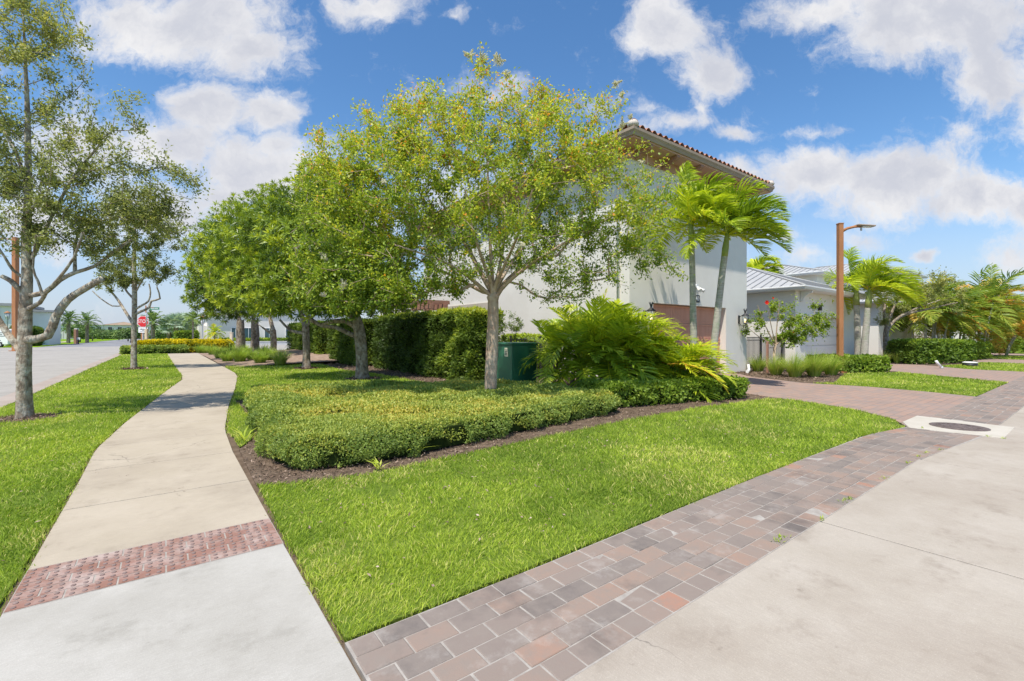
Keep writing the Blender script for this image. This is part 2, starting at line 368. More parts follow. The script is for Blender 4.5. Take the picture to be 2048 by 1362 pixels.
M['paver'] = pavermat('tumbled_paver', [(0, (.135, .12, .112)), (.3, (.215, .182, .162)), (.55, (.275, .212, .178)), (.8, (.32, .222, .172)), (1, (.40, .195, .128))])
M['tactile'] = surf('tactile_brick', (.255, .135, .10), (.305, .172, .138), 7, .8, .2, .3, 120, c3=(.46, .38, .34), s3=3.2)
M['grout'] = surf('sand_joint', (.30, .27, .24), (.40, .37, .33), 14, .95, .05)
M['dome'] = surf('worn_dome', (.19, .13, .115), (.26, .19, .17), 9, .7, .3)
def drivemat():
    m, k = newmat('driveway_pavers'); pos = k.n('ShaderNodeNewGeometry').outputs['Position']
    br = k.n('ShaderNodeTexBrick', iVector=pos, iScale=1.0, iColor1=(.37, .235, .175, 1), iColor2=(.27, .205, .175, 1), iMortar=(.20, .16, .135, 1))
    br.inputs['Mortar Size'].default_value = .008; br.inputs['Brick Width'].default_value = .24; br.inputs['Row Height'].default_value = .16; br.inputs['Bias'].default_value = 0.0
    c = k.mix(k.m('MULTIPLY', k.mapr(k.noise(pos, 1.1, 6, .65), .35, .7), .45), br.outputs[0], (.37, .275, .225))
    c = k.mix(k.m('MULTIPLY', k.mapr(k.noise(k.v('MULTIPLY', pos, (4.2, 6.2, 1)), 1.0, 1, .3), .5, .75), .5), c, (.255, .22, .205))
    b = k.n('ShaderNodeBsdfPrincipled', iRoughness=.85); b.inputs['Specular IOR Level'].default_value = .2; k.link(c, b.inputs['Base Color'])
    bn = k.n('ShaderNodeBump', iStrength=.3, iDistance=.004, iHeight=br.outputs[1], invert=True); k.link(bn.outputs[0], b.inputs['Normal'])
    finish(k, b.outputs[0]); return m
M['drive'] = drivemat()
# foliage palettes (tint 0 dark/old .. 1 young/bright, with painted shade on some)
M['grass'] = leafmat('lawn_grass', [(0, (.065, .11, .014)), (.45, (.175, .238, .028)), (.8, (.28, .335, .04)), (1, (.42, .37, .15))], .35, .5, .25)
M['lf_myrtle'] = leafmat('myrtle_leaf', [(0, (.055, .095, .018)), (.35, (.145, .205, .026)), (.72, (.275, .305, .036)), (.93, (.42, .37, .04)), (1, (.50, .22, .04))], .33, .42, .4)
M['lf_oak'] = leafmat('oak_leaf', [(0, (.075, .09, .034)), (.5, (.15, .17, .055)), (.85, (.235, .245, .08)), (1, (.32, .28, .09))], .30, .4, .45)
M['lf_row'] = leafmat('narrow_leaf', [(0, (.028, .050, .012)), (.45, (.080, .125, .015)), (.8, (.20, .25, .02)), (1, (.35, .37, .03))], .24, .38, .45)
M['lf_hedge'] = leafmat('hedge_leaf', [(0, (.030, .052, .012)), (.5, (.075, .115, .017)), (.85, (.17, .215, .022)), (1, (.26, .28, .03))], .30, .45, .35)
M['lf_cover'] = leafmat('cover_leaf', [(0, (.055, .085, .022)), (.45, (.135, .185, .04)), (.8, (.25, .275, .055)), (1, (.38, .31, .07))], .30, .45, .35)
M['lf_round'] = leafmat('round_leaf', [(0, (.038, .066, .012)), (.5, (.10, .155, .018)), (.85, (.18, .235, .025)), (1, (.27, .31, .04))], .30, .5, .4)
M['lf_palm'] = leafmat('palm_leaf', [(0, (.05, .095, .014)), (.4, (.14, .20, .016)), (.75, (.30, .34, .02)), (.95, (.46, .42, .03)), (1, (.50, .30, .04))], .36, .36, .5)
M['lf_areca'] = leafmat('areca_leaf', [(0, (.055, .10, .016)), (.45, (.13, .185, .025)), (.75, (.23, .25, .04)), (.92, (.38, .30, .06)), (1, (.44, .24, .06))], .36, .4, .4)
M['lf_silver'] = leafmat('silver_fan_leaf', [(0, (.14, .19, .14)), (1, (.30, .36, .28))], .2, .5, .4)
M['lf_yellow'] = leafmat('golden_leaf', [(0, (.10, .14, .02)), (.35, (.40, .36, .02)), (.7, (.68, .55, .015)), (1, (.78, .66, .03))], .3, .45, .3, gain=1.0)
M['lf_sedge'] = leafmat('sedge_blade', [(0, (.08, .14, .02)), (.5, (.16, .23, .035)), (.85, (.26, .30, .06)), (1, (.46, .38, .20))], .32, .5, .3)
M['lf_far'] = leafmat('far_leaf', [(0, (.045, .075, .03)), (.5, (.09, .14, .045)), (1, (.17, .22, .06))], .25, .5, .3)
M['chip'] = leafmat('mulch_chip', [(0, (.045, .03, .022)), (.5, (.13, .09, .065)), (.85, (.24, .18, .14)), (1, (.38, .31, .25))], .02, .9, .1, gain=1.7)

# ------------------------------------------------------------------ the setting: ground, streets, walk, drive, lawns
def sheet(name, poly, z, m, kind='structure', z0=None):
    b = MB(); b.prism([(float(p[0]), float(p[1])) for p in poly], z - .12 if z0 is None else z0, z)
    return tag(b.build(name, m, tri=True), kind=kind)
b = MB(); b.poly([(-2500, -2500, -.16), (2500, -2500, -.16), (2500, 2500, -.16), (-2500, 2500, -.16)]); tag(b.build('ground', M['farland']), kind='structure')
b = MB(); b.prism([(-2.9, -4), (60, -4), (60, 26), (8, 52), (-2.9, 52)], -.14, -.035); tag(b.build('topsoil', M['dirt']), kind='structure')
# street on the left with its crossing, and the far asphalt beyond
sheet('street', [(-30, -30), (-3.2, -30), (-3.2, 54), (-30, 54)], -.02, M['street'])
b = MB()
for x0, x1 in ((-130, -30.01), (-30, -3.2), (-3.19, 90)): b.prism([(x0, 54.02), (x1, 54.02), (x1, 84), (x0, 84)], -.14, -.02)
tag(b.build('cross_street', M['street']), kind='structure')
sheet('far_road', [(-13.2, 84.02), (-3.6, 84.02), (-3.6, 262), (-13.2, 262)], -.02, M['asphalt'])
b = MB(); b.prism([(-3.19, -3), (-2.72, -3), (-2.72, 49), (-3.19, 49)], -.14, -.004); b.prism([(-3.19, 49.01), (-2.72, 49.01), (2, 53.4), (2, 53.9), (-3.19, 53.9)], -.14, -.006)
tag(b.build('kerb', M['kerb'], tri=True), kind='structure')
# sidewalk with its jog; slabs are separated by real joints
LE = [(-.70, 4.21), (-.705, 6.5), (-.73, 8.1), (-.55, 10.3), (-.2, 13.5), (.17, 16.8), (.47, 19.2), (.52, 21.5), (.40, 28), (.15, 47.5)]
RE = [(.685, 4.21), (.70, 6.9), (.76, 8.6), (1.1, 11.6), (1.56, 14.9), (2.1, 19.3), (2.25, 21.5), (2.25, 28), (2.25, 47.5)]
def edge_x(E, y):
    for (x0, y0), (x1, y1) in zip(E, E[1:]):
        if y0 <= y <= y1: return x0 + (x1 - x0) * (y - y0) / (y1 - y0)
    return E[0][0] if y < E[0][1] else E[-1][0]
b = MB(); y = 4.21; ys = [4.21, 5.47]
while ys[-1] < 46: ys.append(ys[-1] + 1.42)
ys[-1] = 47.4
for y0, y1 in zip(ys, ys[1:]):
    sub = np.linspace(y0, y1 - .014, 4)
    b.prism([(edge_x(LE, v), v) for v in sub][::-1] + [(edge_x(RE, v), v) for v in sub], -.1, 0)
tag(b.build('sidewalk', M['walk'], bevel=.004), kind='structure')
b = MB(); b.prism([(-.70, 3.625), (-.70, -3), (.68, -3), (.68, 3.625)], -.1, .001); tag(b.build('sidewalk_apron', M['apron'], bevel=.004), kind='structure')
b = MB(); b.prism([(-2.7, 3.3), (-2.7, -3), (-.72, -3), (-.72, 3.38)], -.1, -.002); tag(b.build('side_apron', M['walk'], bevel=.004), kind='structure')
# alley slabs
b = MB(); js = [-1.9, 1.15, 4.23, 7.3, 10.36, 13.4, 16.5, 19.6, 22.7, 25.8, 29, 32.2, 35.4, 41, 50, 60, 75, 95]
for x0, x1 in zip(js, js[1:]):
    if x0 < 0: x0 = .70
    top = 1.445 if x1 < 7.4 else 1.185
    if x1 > 7.4 and x0 < 7.4: b.prism([(7.3, -4.2), (10.351, -4.2), (10.351, 1.185), (9.73, 1.185), (8.16, 1.36), (7.3, 1.43)], -.1, -.002)
    else:
        b.prism([(x0, -1.6), (x1 - .015, -1.6), (x1 - .015, top), (x0, top)], -.1, -.002); b.prism([(x0, -4.2), (x1 - .015, -4.2), (x1 - .015, -1.615), (x0, -1.61)], -.1, -.002)
tag(b.build('alley', M['alley'], bevel=.004, tri=True), kind='structure')
# paver ribbon: every paver a tumbled tile with its own tint
def upper(a):   # lawn side edge of the ribbon
    if a < 8.2: return 2.285 - .02 * math.sin(a * .9)
    if a < 9.8: return 2.28 - .24 * ((a - 8.2) / 1.6) ** 1.5
    return 2.07
def lower(a): return 1.447 if a < 7.2 else (1.447 - (a - 7.2) * .09 if a < 9.7 else 1.19)
V, T = [], []
def paver(pts, t, h=.0):
    pts = np.array(pts); c = pts.mean(0); g = pts + (c - pts) / np.linalg.norm(c - pts, axis=1, keepdims=True) * .0045
    e = pts + (c - pts) / np.linalg.norm(c - pts, axis=1, keepdims=True) * .011
    zt = .002 + h
    A3 = np.c_[e, np.full(4, zt) + rng.normal(0, .0008, 4)]; B3 = np.c_[g, np.full(4, zt - .004)]; C3 = np.c_[g, np.full(4, -.05)]
    V.append(A3)
    T.append(t)
    for i in range(4):
        j = (i + 1) % 4; V.append(np.array([B3[i], B3[j], A3[j], A3[i]])); V.append(np.array([C3[i], C3[j], B3[j], B3[i]])); T.extend((t, t * .6))
pad = [G(1805, 843.7), G(1834, 831.4), G(2029, 855), G(2007, 876.6), G(1819, 855.5)]
nrow = 6
for r in range(nrow):
    a = .70 + rng.random() * .02; first = True
    while a < 40:
        ln = .24 if r > 0 else .165
        if first: ln *= (.55 if r % 2 else 1.0); first = False
        ln *= rng.uniform(.97, 1.03) if a < 4.6 else rng.choice([.62, .66, .95, 1.0])
        a1 = a + ln
        f0, f1 = r / nrow, (r + 1) / nrow
        if r == 0: f0, f1 = 0, .178
        else: f0, f1 = .178 + .822 * (r - 1) / 5, .178 + .822 * r / 5
        pts = [(x, lower(x) + (upper(x) - lower(x)) * f) for x, f in ((a, f0), (a1, f0), (a1, f1), (a, f1))]
        c = np.mean(pts, 0)
        if not inpoly(np.array([c[0]]), np.array([c[1]]), pad)[0]:
            t = float(np.clip(rng.beta(2.6, 2.9) + (.2 if r == 0 and rng.random() < .4 else 0), 0, 1)); paver(pts, t, rng.normal(0, .0012))
        a = a1
Vn = np.array(V); rib = rawmesh('paver_ribbon', Vn.reshape(-1, 3), np.arange(len(Vn) * 4).reshape(-1, 4), M['paver'], None, np.array(T)); tag(rib, kind='structure')
b = MB(); b.prism([(.70, 1.44)] + [(x, lower(x) - .003) for x in (3, 7.2, 8.2, 9.7, 12, 40)] + [(x, upper(x) + .004) for x in (40, 12, 9.8, 9.2, 8.6, 8.2, 6, 4, 2, .7)], -.1, -.0015)
tag(b.build('paver_bedding', M['grout'], tri=True), kind='structure')
# brick driveway in front of the first garage and the next ones
DRV = [(9.75, 2.075), (15.9, 2.075), (16.25, 3.0), (16.5, 4.4), (16.15, 6.0), (17.0, 8.0), (17.95, 8.9), (17.95, 9.72), (13.0, 9.72), (13.0, 8.4), (11.9, 5.4), (11.62, 4.2), (11.2, 3.2), (10.5, 2.45)]
sheet('driveway', DRV, -.004, M['drive'])
b = MB()
b.prism([(21.6, 2.075), (28.4, 2.075), (28.6, 4.0), (30.9, 6.0), (30.9, 9.7), (25.2, 9.7), (25.2, 6.6), (24.4, 5.6)], -.1, -.004)
for x0 in (36.6, 50.5, 65, 80): b.prism([(x0, 2.075), (x0 + 5.8, 2.075), (x0 + 5.6, 9.7), (x0 + .6, 9.7)], -.1, -.004)
tag(b.build('neighbour_driveway', M['drive'], tri=True), kind='structure')

# mulch beds
def bed(name, poly, n_mult=1.0, z=-.02, dmax=900):
    b = MB(); b.prism([(float(p[0]), float(p[1])) for p in poly], -.1, z); tag(b.build(name, M['dirt'], tri=True), kind='structure')
    p = scatter(poly, lambda Y: n_mult * min(dmax, dmax * (5 / max(Y, 1)) ** 1.7)); n = len(p); Yp = sy_ * p[:, 0] + cy_ * p[:, 1]
    s = np.maximum(.035, .0045 * Yp) * rng.uniform(.5, 1.5, n); q = Q()
    D = rdir(n); D[:, 2] = np.abs(D[:, 2]) * .45; up = nrm(np.c_[rng.normal(0, .5, (n, 2)), np.ones(n)])
    leafq(q, np.c_[p, z + rng.uniform(-.005, .03, n)], D, up, s, s * .35, np.clip(rng.beta(1.6, 2.4, n), 0, .82)); tag(q.build(name.replace('bed', 'chips') if 'bed' in name else name + '_chips', M['chip']), kind='stuff')
FB = [(.74, 5.28), (1.0, 5.12), (1.58, 4.97), (2.15, 4.97), (3.33, 5.07), (4.67, 5.18), (6.57, 5.3), (9.06, 5.3), (10.5, 5.15), (11.45, 5.05), (11.9, 5.4), (13.0, 8.4), (13.0, 9.42), (11.8, 9.42), (11.8, 12), (9.4, 12.3), (7.2, 12.6), (6.3, 9.9), (3, 12.2), (1.3, 12.4), (1.3, 9.0), (1.05, 7.6), (.79, 7.1)]
bed('mulch_bed', FB)
bed('tree_row_mulch_bed', [(6.6, 11.6), (7.6, 12.4), (8.2, 12.5), (8.2, 60), (6.8, 60), (6.6, 25), (6.2, 21), (6.7, 17)], .8)
bed('driveway_side_bed', [(16.3, 5.9), (17.2, 5.6), (19, 6.0), (21.5, 6.6), (24, 5.6), (25.1, 6.7), (25.1, 9.7), (19.3, 9.7), (18.0, 9.5), (17.05, 8.0)], .8)
bed('neighbour_bed', [(31, 6.1), (36, 4.5), (36.8, 6), (36.8, 9.6), (31, 9.6)], .8)
# grass berm with sedges at the far end of the walk
V = []; nx, ny = 28, 34
def berm_z(x, y):
    return np.maximum(-.03, .55 * np.exp(-((x - 8.0) / 3.4) ** 2 - ((y - 34) / 7.5) ** 2) + .12 * np.exp(-((x - 4.5) / 2.0) ** 2 - ((y - 36) / 9) ** 2) - .03)
xs, ysb = np.linspace(2.28, 13.5, nx), np.linspace(25.5, 49, ny); gx, gy = np.meshgrid(xs, ysb)
V = np.stack([gx.ravel(), gy.ravel(), berm_z(gx, gy).ravel()], 1); idx = np.arange(nx * ny).reshape(ny, nx)
fc = np.stack([idx[:-1, :-1], idx[:-1, 1:], idx[1:, 1:], idx[1:, :-1]], -1).reshape(-1, 4)
M['mulchfar'] = surf('berm_mulch', (.22, .15, .11), (.36, .27, .21), 5, .95, .05, .6, 30)
tag(rawmesh('mulch_berm', V, fc, M['mulchfar'], smooth=True), kind='structure')
# lawns: soil sheet + blades
def inset(poly, w):
    a = np.array(poly, float); n = len(a); sg = 1 if sum(a[i][0] * a[(i + 1) % n][1] - a[(i + 1) % n][0] * a[i][1] for i in range(n)) > 0 else -1; out = []
    for i in range(n):
        e1 = nrm(a[i] - a[i - 1]); e2 = nrm(a[(i + 1) % n] - a[i]); m = nrm(np.array([-e1[1] - e2[1], e1[0] + e2[0]]) * sg); out.append(a[i] + m * w)
    return [(float(p[0]), float(p[1])) for p in out]
RINGS = [(-2.06, 12.05, .50), (-1.1, 26.5, .45), (5.5, 15.9, .62), (5.1, 22.2, .55), (5.1, 30, .5)]
def lawn(name, poly, dmul=1.0, z=-.012, hmul=1.0, sheetm='soil_green', seed=1):
    b = MB(); b.prism(inset(poly, .03), -.1, z); tag(b.build(name, M[sheetm], tri=True), kind='structure')
    p = scatter(poly, lambda Y: dmul * min(11500, 11500 * (2.5 / max(Y, .8)) ** 1.7)); p = p + rng.normal(0, .013, p.shape)
    for cx, cyy, rr in RINGS: p = p[np.hypot(p[:, 0] - cx, p[:, 1] - cyy) > rr * (.8 + .4 * vnoise(p[:, 0], p[:, 1], .2, 77))]
    p = p[rng.random(len(p)) > .55 * (vnoise(p[:, 0], p[:, 1], .55, seed + 6) > .80)]; n = len(p); Y = sy_ * p[:, 0] + cy_ * p[:, 1]
    w = np.maximum(.0036, .0015 * Y) * rng.uniform(.7, 1.4, n); h = (.029 + .0013 * np.minimum(Y, 20)) * rng.uniform(.55, 1.35, n) * hmul
    h *= .75 + .5 * vnoise(p[:, 0], p[:, 1], .45, seed)
    az = rng.uniform(0, 2 * math.pi, n); s = np.stack([np.cos(az), np.sin(az), np.zeros(n)], 1)
    ln = rng.normal(0, .55, (n, 2)); ln += (vnoise(p[:, 0], p[:, 1], .3, seed + 1)[:, None] - .5) * np.array([1.0, -.7])
    base = np.c_[p, np.full(n, z - .004)]; mid = base + np.c_[ln * .38 * h[:, None], h * .62]; tip = base + np.c_[ln * 1.0 * h[:, None], h]
    sw = s * w[:, None] / 2
    big = vnoise(p[:, 0], p[:, 1], 1.7, seed + 2); fine = vnoise(p[:, 0], p[:, 1], .33, seed + 3)
    t = np.clip(.02 + .42 * big + .22 * vnoise(p[:, 0], p[:, 1], .75, seed + 9) + .30 * fine + rng.normal(0, .15, n) + .02, 0, .9); dry = rng.random(n) < .06 + .22 * (vnoise(p[:, 0], p[:, 1], .8, seed + 4) > .74); t = np.where(dry, .97, t)
    lowv = np.stack([base - sw, base + sw, mid + sw * .8, mid - sw * .8], 1)
    near = Y < 7
    V2 = np.stack([mid - sw * .8, mid + sw * .8, tip + sw * .12, tip - sw * .12], 1)
    q = Q(); q.add(lowv[near], t[near]); q.add(V2[near], t[near])
    q.add(np.stack([base - sw, base + sw, tip + sw * .15, tip - sw * .15], 1)[~near], t[~near])
    tag(q.build(name.replace('lawn', 'grass'), M['grass']), kind='stuff')
lawn('front_lawn', [(.695, 2.30), (2, 2.29), (4, 2.30), (6, 2.30), (8.2, 2.29), (8.7, 2.25), (9.3, 2.14), (9.72, 2.08), (10.5, 2.46), (11.2, 3.2), (11.62, 4.2), (11.75, 4.9), (11.4, 5.06), (10.5, 5.15), (9.06, 5.3), (6.57, 5.3), (4.67, 5.18), (3.33, 5.07), (2.15, 4.97), (1.58, 4.97), (1.0, 5.12), (.74, 5.28), (.70, 4.0)], seed=3)
vl = [(-2.71, 3.32), (-.73, 3.40), (-.71, 4.2)] + [(x - .01, y) for x, y in LE[1:]] + [(-2.3, 48.5), (-2.71, 47)]
lawn('verge_lawn', vl, 1.0, hmul=.95, seed=11)
rl = [(x + .01, y) for x, y in RE if 7.5 < y < 26] + [(2.26, 26.3), (4.0, 26.3), (6.4, 27.5), (6.55, 25), (6.2, 21), (6.7, 17), (6.6, 11.6), (6.9, 11.0), (6.3, 9.9), (3, 12.2), (1.28, 12.4), (1.28, 9.0), (1.03, 7.6), (.80, 7.15), (.80, 7.6)]
lawn('tree_row_lawn', rl, .9, seed=21)
lawn('second_lawn', [(16.0, 2.1), (21.55, 2.1), (24.3, 5.55), (23.9, 5.5), (21.5, 6.5), (19, 5.9), (17.2, 5.5), (16.35, 5.8), (16.55, 4.4), (16.3, 3.0)], .9, seed=31)
for k, (x0, x1, y1) in enumerate(((28.6, 36.5, 4.4), (42.6, 50.3, 5.0), (56.6, 64.6, 5.0), (71, 79.5, 5.0))):
    lawn('neighbour_lawn', [(x0 - .1, 2.1), (x1, 2.1), (x1 + .3, y1), (x0 + 1.8, y1 + .9), (x0, 4.0)], .7, seed=41 + k)
b = MB()
b.prism([(-70, 84.05), (-13.3, 84.05), (-13.3, 260), (-70, 260)], -.14, -.01); b.prism([(-3.5, 84.05), (60, 84.05), (60, 260), (-3.5, 260)], -.14, -.01); b.prism([(-200, 262.1), (150, 262.1), (150, 330), (-200, 330)], -.14, -.01)
tag(b.build('far_lawn', surf('far_lawn_grass', (.13, .24, .012), (.21, .32, .02), .3, .95, .05)), kind='structure')
b = MB(); b.prism([G(105, 684.7), G(150, 680.6), G(158, 681.2), G(122, 685.3)], -.14, .0); tag(b.build('far_path', M['walk']), kind='structure')
def ring(name, cx, cy2, r, n=900):
    an = rng.uniform(0, 6.283, n); rr = np.sqrt(rng.random(n)) * r; z = .025 * (1 - rr / r)
    b = MB(); b.prism([(cx + r * (1 + .12 * math.sin(3 * i + cx)) * math.cos(i * .5236), cy2 + r * (1 + .1 * math.cos(2 * i + cy2)) * math.sin(i * .5236)) for i in range(12)], -.1, -.008); tag(b.build(name, M['dirt'], tri=True), kind='structure')
    Y = sy_ * cx + cy_ * cy2; D = rdir(n); D[:, 2] = np.abs(D[:, 2]) * .4; s_ = max(.035, .0045 * Y) * rng.uniform(.5, 1.5, n); q = Q(); leafq(q, np.c_[cx + rr * np.cos(an), cy2 + rr * np.sin(an), z], D, nrm(np.c_[rng.normal(0, .5, (n, 2)), np.ones(n)]), s_, s_ * .35, rng.beta(1.6, 2.4, n)); tag(q.build(name + '_chips', M['chip']), kind='stuff')
for cx, cyy, rr in RINGS: ring('tree_mulch', cx, cyy, rr)
# the tactile band across the walk
b = MB(); d = MB(); y0 = 3.63; rows = 5; rh = .57 / rows
for r in range(rows):
    x = -.70 - (.117 if r % 2 else 0)
    while x < .68:
        x1 = x + .235; a, c = max(x, -.70), min(x1, .683)
        if c - a > .04:
            b.box(a + .005, c - .005, y0 + r * rh + .005, y0 + (r + 1) * rh - .005, -.06, .0025)
            for i in range(4):
                px = x + .035 + i * .055
                for py in (.28, .76):
                    if a + .02 < px < c - .02 : d.lathe((px, y0 + (r + py) * rh, .0023), [(.0135, 0), (.0115, .004), (.007, .0055)], 8)
        x = x1
tag(b.build('tactile_paving', M['tactile']), kind='structure'); tag(d.build('tactile_domes', M['dome']), kind='structure')
b = MB(); b.prism([(-.70, 3.626), (.683, 3.626), (.683, 4.207), (-.70, 4.207)], -.1, .0); tag(b.build('tactile_bedding', M['grout']), kind='structure')
# weeds in the joints
q = Q()
for u, v in ((1645, 1040), (1690, 1003), (1700, 998), (1770, 957), (1815, 926), (1836, 914), (1852, 906), (1880, 900), (1975, 873), (1845, 857), (1553, 1083), (1568, 1075), (2007, 877)):
    x, y = G(u, v); n = 13; Pn = np.c_[x + rng.normal(0, .035, n), y + rng.normal(0, .012, n), np.zeros(n)]
    D = rdir(n); D[:, 2] = .4 + np.abs(D[:, 2]) * .6; leafq(q, Pn, D, UP, rng.uniform(.02, .05, n), .007, rng.uniform(.1, .9, n))
tag(q.build('joint_weeds', M['grass']), kind='stuff')
q = Q()                                                             # fallen leaves and twigs on the paving
for k in range(22):
    u, v = rng.uniform(60, 700), rng.uniform(760, 1040); x, y = G(u, v)
    if not (-.7 < x - .9 * max(0, (y - 8) / 14) < .7) or y > 22: continue
    n = 3; D = rdir(n); D[:, 2] *= .1; leafq(q, np.c_[np.full(n, x), np.full(n, y), np.full(n, .003)] + np.c_[rng.normal(0, .05, (n, 2)), np.zeros(n)], D, UP, rng.uniform(.012, .035, n), .009, rng.uniform(0, .7, n))
tag(q.build('leaf_litter', M['chip']), kind='stuff')
q = Q(); n = 420; p = np.concatenate([np.c_[rng.uniform(.8, 9, n), rng.uniform(2.4, 5.2, n)], np.c_[rng.uniform(-2.6, -.8, 260), rng.uniform(3.5, 26, 260)], np.c_[rng.uniform(2.5, 6.5, 260), rng.uniform(12, 26, 260)]]); n = len(p); D = rdir(n); D[:, 2] *= .25
leafq(q, np.c_[p, rng.uniform(.012, .03, n)], D, nrm(np.c_[rng.normal(0, .4, (n, 2)), np.ones(n)]), rng.uniform(.02, .05, n), .016, rng.uniform(.2, .95, n), .2); tag(q.build('fallen_leaves', M['chip']), kind='stuff')
b = MB(); b.prism(pad, -.1, .004); tag(b.build('manhole_pad', M['pad'], bevel=.006, tri=True), kind='structure')
mh = thing('manhole_cover', 'round dark iron manhole cover set in a pale concrete pad', 'manhole cover', (10.37, 1.56, .004))
b = MB(); b.lathe((10.37, 1.56, .004), [(.365, 0), (.365, .006), (.33, .006), (.325, .003), (.32, .003)], 40); b.build('frame_ring', M['cast'], mh)
b = MB(); b.lathe((10.37, 1.56, .002), [(.315, 0), (.315, .009)], 40)
for r in (.28, .195, .11): b.lathe((10.37, 1.56, .010), [(r, 0), (r, .004), (r - .025, .004), (r - .03, 0)], 32)
for i in range(18):
    a = i * math.pi / 9; b.obox((10.37 + .237 * math.cos(a), 1.56 + .237 * math.sin(a), .013), (math.cos(a), math.sin(a), 0), (-math.sin(a), math.cos(a), 0), (0, 0, 1), .022, .009, .004)
b.build('lid', M['cast'], mh)

# ------------------------------------------------------------------ first house (white stucco, clay tile roof)
A0, A1, B0, B1 = 11.86, 19.56, 9.42, 24.0
DA0, DA1, DZ = 13.1, 17.86, 2.6
h1 = thing('stucco_house', 'two storey white stucco house with clay tile roof and brown garage door', 'house', ((A0 + A1) / 2, 16, 0))
b = MB(); ZW = 7.46
b.box(A0, A1, B0 + .34, 17.6, 0, ZW); b.box(A0, DA0, B0, B0 + .34, 0, ZW); b.box(DA1, A1, B0, B0 + .34, 0, ZW); b.box(DA0, DA1, B0, B0 + .34, DZ, ZW)
b.box(A0, A1, 17.6, 21.4, 2.86, ZW); b.box(A0 + 1.2, A1, 17.6, 21.4, 0, 2.86); b.box(A0, A1, 21.4, B1, 0, ZW); b.box(A0 + .8, A1, B1, 33, 0, 3.5)
b.build('wall', M['stucco'], h1)
b = MB(); b.box(A0 - .06, A0 + .16, 17.0, 21.45, 2.62, 3.02); b.box(A0 - .012, A0 + .1, 12.6, 17.4, .95, 1.04); b.build('band', M['beige'], h1)
for y0, y1 in ((17.75, 19.5), (19.6, 21.3)):
    b = MB(); b.box(A0 + 1.10, A0 + 1.19, y0, y1, .05, 2.55); w = b.build('sliding_door', M['dark'], h1)
    for e in (y0 - .03, y1 - .05): b = MB(); b.box(A0 + 1.06, A0 + 1.19, e, e + .08, .02, 2.6); b.build('frame', M['white'], w)
b = MB(); n = 4; hh = (DZ - .02) / n
for i in range(n):
    z0 = .01 + i * hh; z1 = z0 + hh - .012
    b.box(DA0 + .01, DA1 - .01, B0 + .26, B0 + .31, z0, z1)
    for px in np.arange(DA0 + .06, DA1 - .1, .11): b.box(px, px + .103, B0 + .251, B0 + .26, z0 + .09, z1 - .09)
    b.box(DA0 + .01, DA1 - .01, B0 + .235, B0 + .26, z0, z0 + .075); b.box(DA0 + .01, DA1 - .01, B0 + .235, B0 + .26, z1 - .075, z1)
b.build('garage_door', M['doorbrown'], h1)
OV = .70; ex0, ex1, ey0, ey1 = A0 - OV, A1 + OV, B0 - OV, B1 + OV
b = MB(); b.box(ex0 + .03, ex1 - .03, ey0 + .03, ey1 - .03, 7.47, 7.53); b.build('soffit', M['soffit'], h1)
b = MB(); b.box(A0 - .06, A1 + .06, B0 - .06, B0 - .005, 7.18, 7.465); b.box(A0 - .06, A0 - .005, B0 - .003, B1, 7.18, 7.465); b.build('frieze_board', M['soffit'], h1)
def corbel(x, y, dx, dy):
    """shaped rafter bracket under the eave, pointing along dx, dy"""
    b = MB(); w = .075; pr = [(0, 0), (.60, 0), (.62, -.07), (.55, -.13), (.46, -.13), (.40, -.19), (.28, -.20), (.18, -.27), (0, -.30)]
    rings = []
    for s in (-w, w): rings.append([b.b.verts.new((x + dx * p - dy * s, y + dy * p + dx * s, 7.465 + q)) for p, q in pr])
    b.b.faces.new(rings[0]); b.b.faces.new(rings[1][::-1])
    for i in range(len(pr)): j = (i + 1) % len(pr); b.b.faces.new([rings[0][i], rings[1][i], rings[1][j], rings[0][j]])
    b.build('corbel', M['corbel'], h1, tri=True)
for x in np.linspace(A0 + .25, A1 - .25, 6): corbel(x, B0 - .06, 0, -1)
for y in np.linspace(B0 + .9, B1 - .6, 8): corbel(A0 - .06, y, -1, 0)
def gutter(parent, m, x0, x1, y0, y1, z, h=.2, d=.13):
    b = MB()
    pr = [(0, 0), (-d * .55, 0), (-d * .72, h * .35), (-d, h * .62), (-d, h), (-d + .02, h + .012), (0, h + .012)]
    def ring(cx, cy, ox, oy): return [b.b.verts.new((cx + ox * -p, cy + oy * -p, z + q)) for p, q in pr]
    cs = [(x0, y0, -1, -1), (x1, y0, 1, -1), (x1, y1, 1, 1), (x0, y1, -1, 1)]; rs = [ring(*c) for c in cs]
    for a, c in zip(rs, rs[1:] + rs[:1]):
        for i in range(len(pr) - 1): b.b.faces.new([a[i], c[i], c[i + 1], a[i + 1]])
    b.build('gutter', m, parent)
gutter(h1, M['gutter'], ex0 + .06, ex1 - .06, ey0 + .06, ey1 - .06, 7.52, .22, .14)
